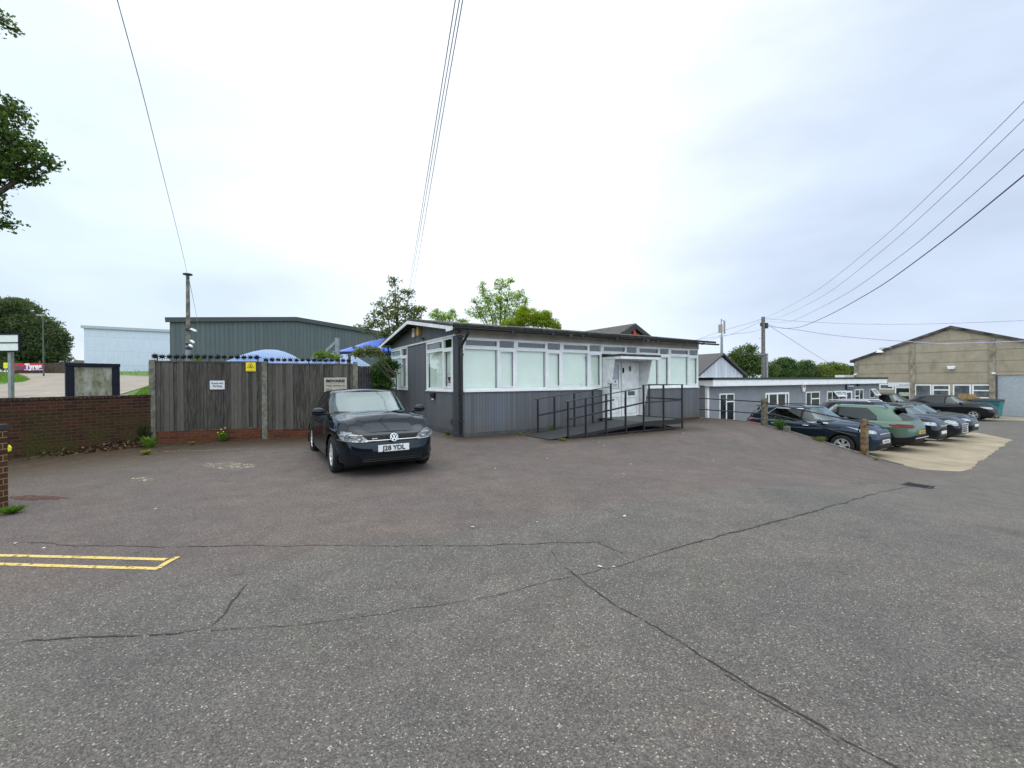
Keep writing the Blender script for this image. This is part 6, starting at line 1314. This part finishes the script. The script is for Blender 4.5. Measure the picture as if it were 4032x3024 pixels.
# sycamore left of the office gable
sY = 24
cl = [pc(1555, 1108, sY, 26, 26), pc(1570, 1165, sY, 38, 36), pc(1612, 1155, sY, 26, 16), pc(1520, 1210, sY, 50, 36), pc(1600, 1225, sY, 60, 40), pc(1480, 1255, sY, 48, 34), pc(1560, 1275, sY, 80, 45), pc(1648, 1222, sY, 30, 18), pc(1668, 1218, sY, 14, 10), pc(1445, 1290, sY, 40, 20), pc(1530, 1320, sY, 65, 28), pc(1620, 1280, sY, 50, 35)]
tree('sycamore_tree', (at(1565, 1400, sY).x, sY, 0), cl, 'loose olive-green sycamore rising left of the office gable', Ls, .15, 400, 'maple', .16, seed=8, sub=6)
tree('sycamore_branch', (at(1560, 1450, 14.5).x, 14.5, .2), [pc(1440, 1378, 15.5, 36, 18), pc(1475, 1385, 15.5, 30, 16), pc(1412, 1395, 15.5, 26, 10), pc(1500, 1400, 15.5, 18, 10)], 'low sycamore sapling spray reaching left of the office corner under the blue canopy', Ls, .13, 1300, 'maple', .04, cat='sapling', seed=9, sub=7)
tree('young_tree', (at(1740, 1400, 30).x, 30, 0), [pc(1722, 1245, 30, 34, 24), pc(1765, 1250, 30, 40, 22), pc(1718, 1225, 30, 14, 12), pc(1778, 1225, 30, 14, 14), pc(1820, 1265, 30, 25, 10)], 'small bright green tree top just above the office ridge', Lg, .14, 800, seed=10, sub=8)
cl = [pc(1975, 1125, 30, 34, 28), pc(2010, 1105, 30, 18, 12), pc(1900, 1135, 30, 22, 22), pc(1925, 1180, 30, 50, 35), pc(2000, 1180, 30, 50, 38), pc(2050, 1165, 30, 22, 30), pc(1880, 1230, 30, 40, 28), pc(1950, 1240, 30, 60, 40), pc(2030, 1235, 30, 50, 38), pc(2070, 1190, 30, 16, 22), pc(1870, 1190, 30, 14, 16)]
tree('ash_tree', (at(1970, 1400, 30).x, 30, 0), cl, 'tall light green feathery ash tree behind the middle of the office roof', Lg, .15, 620, seed=11, sub=8)
cl = [pc(2080, 1250, 28, 50, 36), pc(2125, 1262, 28, 45, 28), pc(2150, 1240, 28, 22, 18), pc(2170, 1275, 28, 30, 20), pc(2060, 1225, 28, 22, 20), pc(2195, 1285, 28, 16, 12), pc(2020, 1275, 28, 50, 20)]
tree('yellow_conifer', (at(2100, 1400, 28).x, 28, 0), cl, 'dense yellow-green bush right of the ash tree behind the office roof', Ly, .12, 2600, seed=12, sub=9, trunk_r=.1)
# hedge left of the office
tree('laurel_bush', (at(1510, 1600, 16.6).x, 16.6, 0), [pc(1510, 1465, 16.6, 42, 48), pc(1520, 1430, 16.6, 30, 20), pc(1480, 1480, 16.4, 32, 30), pc(1500, 1520, 16.4, 45, 30), pc(1545, 1450, 16.8, 26, 30), pc(1490, 1560, 16.4, 45, 30)], 'glossy green laurel bush between the fence gap and the office side wall', Lh, .13, 2300, seed=13, sub=8, trunk_r=.05, cat='bush')
tree('climber_plant', (at(1290, 1470, 14).x, 14, 1.0), [pc(1278, 1398, 14.0, 36, 14), pc(1310, 1406, 14.0, 30, 10), pc(1250, 1410, 14.0, 22, 8)], 'light green climbing plant peeping over the right fence panel', leafmat('ivy_leaf', (.07, .12, .02), (.2, .28, .06), .4), .11, 2500, seed=14, trunk_r=.02, cat='plant')
tree('ivy_plant', (at(770, 1470, 13).x, 13.2, 1.0), [pc(778, 1412, 13.2, 14, 8)], 'tiny leafy shoot showing over the left fence panel behind the spikes', MATS['ivy_leaf'], .09, 2500, seed=15, trunk_r=.02, cat='plant')
# trees on the right skyline
cl = [pc(2925, 1395, 55, 40, 34), pc(2955, 1370, 55, 20, 18), pc(2900, 1425, 55, 45, 40), pc(2950, 1440, 55, 55, 45), pc(2985, 1420, 55, 28, 30), pc(2870, 1450, 55, 40, 30), pc(3020, 1455, 55, 35, 28)]
tree('lime_tree', (at(2930, 1490, 55).x, 55, -1), cl, 'tall loose green tree between the white shed and the telegraph pole', leafmat('mid_leaf', (.045, .08, .022), (.14, .19, .055), .4), .34, 330, seed=16, sub=9, trunk_r=.25)
for i, (px, top_, w_, mat, lb) in enumerate(((3088, 1415, 50, Ld, 'rounded dark green tree just right of the telegraph pole'), (3045, 1440, 40, leafmat('mid_leaf', (0, 0, 0), (0, 0, 0)), 'lighter green bushy tree at the foot of the telegraph pole'), (3168, 1426, 42, Ld, 'small dark round tree in the middle of the right skyline'), (3225, 1442, 45, Lo, 'olive green tree in the right skyline row'), (3275, 1433, 60, Lo, 'broad yellowish olive tree near the warehouse roof'), (3350, 1445, 34, Ld, 'dark tree touching the left eave of the warehouse'), (3130, 1450, 35, Ld, 'low dark tree filling the gap in the right skyline row'))):
    Y = 75+i*1.5; H_ = 1490-top_; cl = [pc(px, top_+H_*.35, Y, w_*.8, H_*.44), pc(px-w_*.45, top_+H_*.55, Y, w_*.6, H_*.42), pc(px+w_*.45, top_+H_*.55, Y, w_*.6, H_*.42), pc(px, top_+H_*.75, Y-1, w_*.8, H_*.3), pc(px+w_*.1, top_+H_*.2, Y, w_*.35, H_*.2)]
    tree('woodland_tree', (at(px, 1490, Y).x, Y, -2), cl, lb, mat, .42, 330, seed=20+i, sub=9, trunk_r=.3, group='trees along the right skyline')
# weeds, tufts, leaf litter
def weed(name, px, py, h, n, label, mat, wide=.5, flower=None, lw=.02, z=None, base=None, bush=0):
    p = base or gp(px, py); rng = random.Random(px); t = thing(name, tuple(p), 0, label, 'weed'); m = MB()
    for k in range(n):
        a = rng.uniform(0, 6.28); r = rng.uniform(.2, 1)*wide*h; hh = h*rng.uniform(.5, 1); d = Vector((math.cos(a), math.sin(a), 0)); s = Vector((-d.y, d.x, 0))*lw*rng.uniform(.6, 1.3); o_ = d*rng.uniform(0, .15*h)
        m.add([o_-s*.4, o_+s*.4, o_+d*r*.5+Vector((0, 0, hh*.7))+s, o_+d*r+Vector((0, 0, hh)), o_+d*r*.5+Vector((0, 0, hh*.7))-s], [(0, 1, 2, 3, 4)])
    if bush: leaves(m, (0, 0, h*.45), (h*wide*.8, h*wide*.6, h*.45), bush, .035 if h < .5 else .045, 'oval', rng, .6, .6)
    m.build('leaves', mat, t, fix=False)
    if flower:
        f = MB()
        for k in range(flower): f.ball((rng.uniform(-.5, .5)*h*wide, rng.uniform(-.1, .1), h*rng.uniform(.7, 1.25)), (.022, .022, .016), 8, 5)
        f.build('flower', plain('flower_yellow', (.75, .62, .02), .6), t)
    return t
Lwd = leafmat('weed_green', (.06, .13, .012), (.16, .28, .04), .35); Lwy = leafmat('weed_yellow', (.14, .16, .015), (.28, .28, .04), .35)
weed('dock_weed', 588, 1762, .30, 26, 'bright green broad-leaved weed at the foot of the left fence post', Lwd, .8, lw=.05)
weed('yellow_weed', 575, 1790, .10, 40, 'flat yellow-green weed in the tarmac crack in front of the left fence post', Lwy, 1.6, lw=.03)
weed('ragwort', 878, 1738, .28, 50, 'feathery green ragwort with yellow flowers against the brick plinth', Lwd, .5, flower=5, lw=.006, bush=260)
weed('moss_weed', 755, 1750, .08, 40, 'small mossy weed with pale flowers beside the brick plinth', Lwy, 1.2, lw=.012)
weed('corner_weed', 1765, 1712, .12, 40, 'low leafy weed at the foot of the office corner downpipe', Lwd, 1.5, lw=.02)
weed('wall_weed', 2172, 1706, .32, 22, 'thin dark weed growing by the wall under the ramp handrail', Ls, .35, lw=.012)
weed('plinth_weed', 2050, 1715, .10, 20, 'tiny weed at the base of the front boarding', Lwd, .9, lw=.012)
weed('ramp_weed', 2215, 1735, .07, 50, 'flat grassy weed at the foot of the ramp', Lwy, 2.4, lw=.008)
weed('kerb_weed', 3070, 1692, .42, 40, 'bushy green weeds beside the first concrete post', Lh, .6, lw=.010, bush=700)
weed('kerb_weed', 3225, 1742, .22, 60, 'straggly weeds on the kerb edge above the blue car wheel', Ls, 1.2, lw=.010, bush=160, base=Vector((*XY(11.25, planea(3225, 1738, 11.25)[0]), planea(3225, 1742, 11.25)[1])))
weed('kerb_weed', 3450, 1812, .08, 40, 'low grassy tuft below the lower concrete post', Lwy, 1.6, lw=.01)
weed('pier_weed', 45, 2022, .09, 260, 'green grass tuft at the foot of the brick gate pier', Lwd, 1.6, lw=.006)
weed('wall_corner_weed', 560, 1745, .55, 40, 'dark leafy weed with pale flowers in the corner of wall and fence', leafmat('nettle', (.02, .035, .012), (.07, .09, .03), .25), .42, lw=.016, bush=600)
yl = thing('yellow_marker', tuple(at(36, 1765, 5.45)), 0, 'small bright yellow plastic cap on the brick gate pier', 'marker'); MB().prism([(-.01, -.045), (.02, -.035), (.028, .012), (.0, .045), (-.01, .03)], 1, -.01, .01).build('cap', plain('marker_yellow', (.7, .68, .02), .5), yl, bevel=.006)
rng = random.Random(4); m = MB()
for k in range(900):
    u = rng.random(); p = W0-WD*(.15+u*2.3*rng.random()); d = rng.random()**1.6*.42; p = p-WNL*d; z = gz(p.x, p.y)+.01+max(0, (.20-d*.5))*rng.random()*(1-u*.5); s = rng.uniform(.02, .05)
    x = Vector((rng.gauss(0, 1), rng.gauss(0, 1), rng.gauss(0, .5))).normalized(); y = x.cross(Vector((rng.gauss(0, .4), rng.gauss(0, .4), 1))).normalized(); P = Vector((p.x, p.y, z)); m.add([P+x*s, P+y*s*.6, P-x*s, P-y*s*.6], [(0, 1, 2, 3)])
for k in range(700):                                      # thin litter along the plinth, office and ramp
    q = rng.random()
    if q < .4: u = rng.uniform(.1, 4.7); p = W0+FD*u+Vector((.335, -.942))*(.04+rng.random()**2*.35)
    elif q < .7: p = XY(rng.uniform(2.3, 7.2), -2.05-rng.random()**2*.25)
    else: p = XY(rng.uniform(8.5, 11.1), -rng.random()**1.5*1.2)
    s = rng.uniform(.012, .03); x = Vector((rng.gauss(0, 1), rng.gauss(0, 1), rng.gauss(0, .3))).normalized(); y = x.cross(Vector((0, 0, 1))).normalized(); P = Vector((p.x, p.y, gz(p.x, p.y)+.012)); m.add([P+x*s, P+y*s*.6, P-x*s, P-y*s*.6], [(0, 1, 2, 3)])
o = m.build('leaf_litter', leafmat('dead_leaf', (.035, .018, .010), (.20, .12, .07), .1), None, fix=False); tag(o, 'brown dead leaf litter heaped along the foot of the garden wall and plinth', 'leaves', kind='stuff')
# white scraps on the tarmac
sc = [(612, 2003, .05, 'white scrap of paper lying on the tarmac at the left'), (402, 1768, 0, ''), (54, 2137, .035, 'pale scrap by the yellow lines')]
scr = [(612, 2003), (470, 1745), (2364, 2232), (2417, 2232), (1950, 1845), (2154, 1804), (2484, 1828), (2456, 1867), (2684, 1720), (2690, 1706), (2358, 1742), (2378, 1755), (2810, 1813), (2090, 1722), (60, 2140), (172, 2158), (2500, 1700), (1862, 2076), (2115, 2056), (2458, 2033)]
SCL = ['white scrap on the bare tarmac between yellow lines and fence', 'white scrap in the dead leaves by the garden wall', 'left one of two white scraps where the cracks cross', 'right one of two white scraps where the cracks cross', 'white speck just right of the dark hatchback bumper', 'white speck in front of the ramp foot', 'nearer white speck in front of the ramp middle', 'farther white speck in front of the ramp middle', 'white speck at the right end of the ramp', 'white speck between ramp end and office wall', 'white crumb against the ramp bottom frame at its left', 'white crumb against the ramp bottom frame, second along', 'white speck on the tarmac towards the first concrete post', 'white speck at the low end of the ramp deck', 'pale scrap just above the double yellow lines', 'lone pale speck right of the yellow line end', 'white speck under the ramp landing edge', 'white speck in mid forecourt below the hatchback bumper', 'white speck in the middle of the forecourt', 'white speck above the long joint towards the right']
m0 = MB().add([(-.022, -.01, 0), (.02, -.014, .004), (.026, .01, .010), (-.01, .016, .006), (-.02, -.008, .006), (.018, -.01, .012), (.022, .008, .016), (-.01, .012, .012)], [(3, 2, 1, 0), (4, 5, 6, 7), (0, 1, 5, 4), (1, 2, 6, 5), (2, 3, 7, 6), (3, 0, 4, 7)]); first = None
for i, (x, y) in enumerate(scr):
    if first is None: o = m0.build('paper_scrap', plain('scrap_white', (.7, .69, .64), .8), None); first = o
    else: o = first.copy(); col.objects.link(o)
    p = gp(x, y, .003); o.location = p; o.rotation_euler = (0, 0, i*1.3); k = .55+.4*((i*7) % 5)/5; o.scale = (k, k, k); tag(o, SCL[i], 'scrap', 'white scraps scattered on the tarmac')
# grass verges beyond the garden wall
def tufts(name, poly, n, h, label):
    rng = random.Random(len(name)); xs = [p.x for p in poly]; ys = [p.y for p in poly]; m = MB(); k = 0; tries = 0
    while k < n and tries < n*20:
        tries += 1; x, y = rng.uniform(min(xs), max(xs)), rng.uniform(min(ys), max(ys)); ins = False
        for i in range(len(poly)):
            a, b_ = poly[i], poly[(i+1) % len(poly)]
            if (a.y > y) != (b_.y > y) and x < (b_.x-a.x)*(y-a.y)/(b_.y-a.y)+a.x: ins = not ins
        if not ins: continue
        k += 1; z = gz(x, y); a = rng.uniform(0, 6.28); s = .05; hh = h*rng.uniform(.5, 1.2); m.add([(x-s*math.cos(a), y-s*math.sin(a), z), (x+s*math.cos(a), y+s*math.sin(a), z), (x+rng.uniform(-.06, .06), y+rng.uniform(-.06, .06), z+hh)], [(0, 1, 2)])
    o = m.build(name, leafmat('grass_blade', (.07, .15, .012), (.17, .30, .035), .35), None, fix=False); tag(o, label, 'grass', kind='stuff')
tufts('grass_verge', [gp(x, y).xy for x, y in ((530, 1562), (600, 1562), (606, 1514), (560, 1536))], 2500, .12, 'bright green grass verge right of the noticeboard beyond the garden wall')
tufts('grass_island', [gp(x, y).xy for x, y in ((-200, 1470), (40, 1473), (95, 1487), (110, 1497), (80, 1504), (-200, 1516))], 4000, .14, 'bright green grass island at the far left of the pale road')
tufts('grass_strip', [gp(x, y).xy for x, y in ((60, 1468), (430, 1476), (600, 1480), (600, 1468), (60, 1462))], 4000, .14, 'thin grass strip between the pale road and the far fence')
# ------------------------------------------------------------------ overhead cables
cm = plain('cable_blue_grey', (.55, .62, .85), .5); cm2 = plain('cable_violet', (.46, .42, .66), .5); cm3 = plain('cable_dark_violet', (.13, .08, .24), .5)
def cable(pts, Y0, Y1, r, label, mat=cm, group=None):
    """pts: photo points from the far end to the near end; the plan is a straight line between depths Y0 and Y1"""
    A_, B_ = at(*pts[0], Y0), at(*pts[-1], Y1); d = (B_-A_).xy; out_ = []
    for x, y in pts:
        rr = ray(x, y); n = Vector((-d.y, d.x)); t = (A_.xy).dot(n)/(rr.xy.dot(n)); p = Vector((0, 0, CAMH))+rr*t; out_.append(p)
    # smooth the height along the span
    ss = [(p.xy-A_.xy).length for p in out_]; f = herm(list(zip(ss, [p.z for p in out_]))); N = 40; L = ss[-1]; path = [A_.lerp(B_, k/N) for k in range(N+1)]
    for k, p in enumerate(path): p.z = f(L*k/N)
    o = MB().tube(path, r, 5).build('overhead_cable', mat, None, smooth=True); tag(o, label, 'cable', group)
cable([(738, 1082), (720, 1000), (640, 680), (560, 360), (462, 0), (430, -120)], PY, 4.2, .006, 'thin cable running from the camera post up out of the top left')
cable([(780, 1275), (760, 1175), (741, 1085)], 45, PY, .012, 'faint thin cable dropping from the camera post behind the green warehouse')
for i, (x0, x1, x2) in enumerate(((1603, 1729, 1793), (1608, 1740, 1809), (1620, 1752, 1822))):
    xb = x2+(x2-x1)*.3; cable([(x0, 1185), (x1, 400), (x2, 0), (xb, -120)], 30, 4.6, .008, ['left one of the three parallel cables rising in the middle of the sky', 'middle one of the three parallel cables rising in the middle of the sky', 'right one of the three parallel cables rising in the middle of the sky'][i], group='three parallel cables in the middle')
cable([(3006, 1256), (3080, 1220), (3228, 1135), (3474, 938), (3750, 680), (4032, 400), (4200, 230)], TY, 7.5, .008, 'topmost of the four cables sweeping up to the right edge', cm2, 'cables from the telegraph pole')
cable([(3006, 1256), (3082, 1245), (3253, 1157), (3506, 960), (3760, 730), (4032, 470), (4200, 305)], TY, 7.5, .008, 'second of the four cables sweeping up to the right edge', cm2, 'cables from the telegraph pole')
cable([(3010, 1262), (3076, 1270), (3127, 1261), (3316, 1166), (3570, 989), (3800, 793), (4032, 587), (4200, 430)], TY, 7.0, .009, 'third of the four cables sweeping up to the right edge', cm2, 'cables from the telegraph pole')
cable([(3019, 1274), (3057, 1288), (3101, 1293), (3171, 1281), (3285, 1230), (3443, 1141), (3696, 961), (4032, 690), (4200, 550)], TY, 6.5, .013, 'thickest and lowest of the four cables sweeping up to the right edge', cm3, 'cables from the telegraph pole')
cable([(3013, 1255), (3200, 1268), (3400, 1276), (3700, 1274), (4032, 1261), (4200, 1250)], TY, 24, .016, 'faint level cable passing above the warehouse roof', cm2, 'cables from the telegraph pole')
cable([(3015, 1284), (3100, 1293), (3300, 1322), (3580, 1345), (3750, 1353), (4032, 1343), (4200, 1333)], TY, 26, .025, 'cable crossing in front of the warehouse gable', cm2, 'cables from the telegraph pole')
cable([(3020, 1277), (3100, 1327), (3207, 1395), (3275, 1435)], TY, 50, .02, 'cable dropping steeply from the telegraph pole into the skyline trees', cm2, 'cables from the telegraph pole')
cable([(3000, 1256), (2950, 1272), (2870, 1295), (2760, 1332), (2600, 1392)], TY, 46, .016, 'upper cable running left from the telegraph pole past the phone mast', cm2, 'cables from the telegraph pole')
cable([(2998, 1262), (2940, 1292), (2880, 1315), (2760, 1346), (2600, 1380)], TY, 44, .014, 'middle cable running left from the telegraph pole past the phone mast', cm2, 'cables from the telegraph pole')
cable([(2997, 1294), (2975, 1304), (2900, 1314), (2760, 1335), (2560, 1362)], TY, 34, .02, 'lower cable running left from the telegraph pole to the office roof', cm2, 'cables from the telegraph pole')
# ------------------------------------------------------------------ unseen brick block added behind the camera for glass and car paint to reflect
t = thing('reflection_block', (-34, -22, -.2), 0, 'long dark brick block, unseen, added behind the camera only for reflections in glass and car paint', 'building')
MB().box(0, -12, -.5, 52, 0, 4.6).build('wall', M['wallbrick'], t); MB().box(-.3, -12.3, 4.603, 52.3, .3, 5.0).build('roof', M['felt'], t)
m = MB()
for k in range(9): m.box(2+k*5.6, .002, 1.0, 5.2+k*5.6, .06, 2.4)
m.build('window', wdark, t)
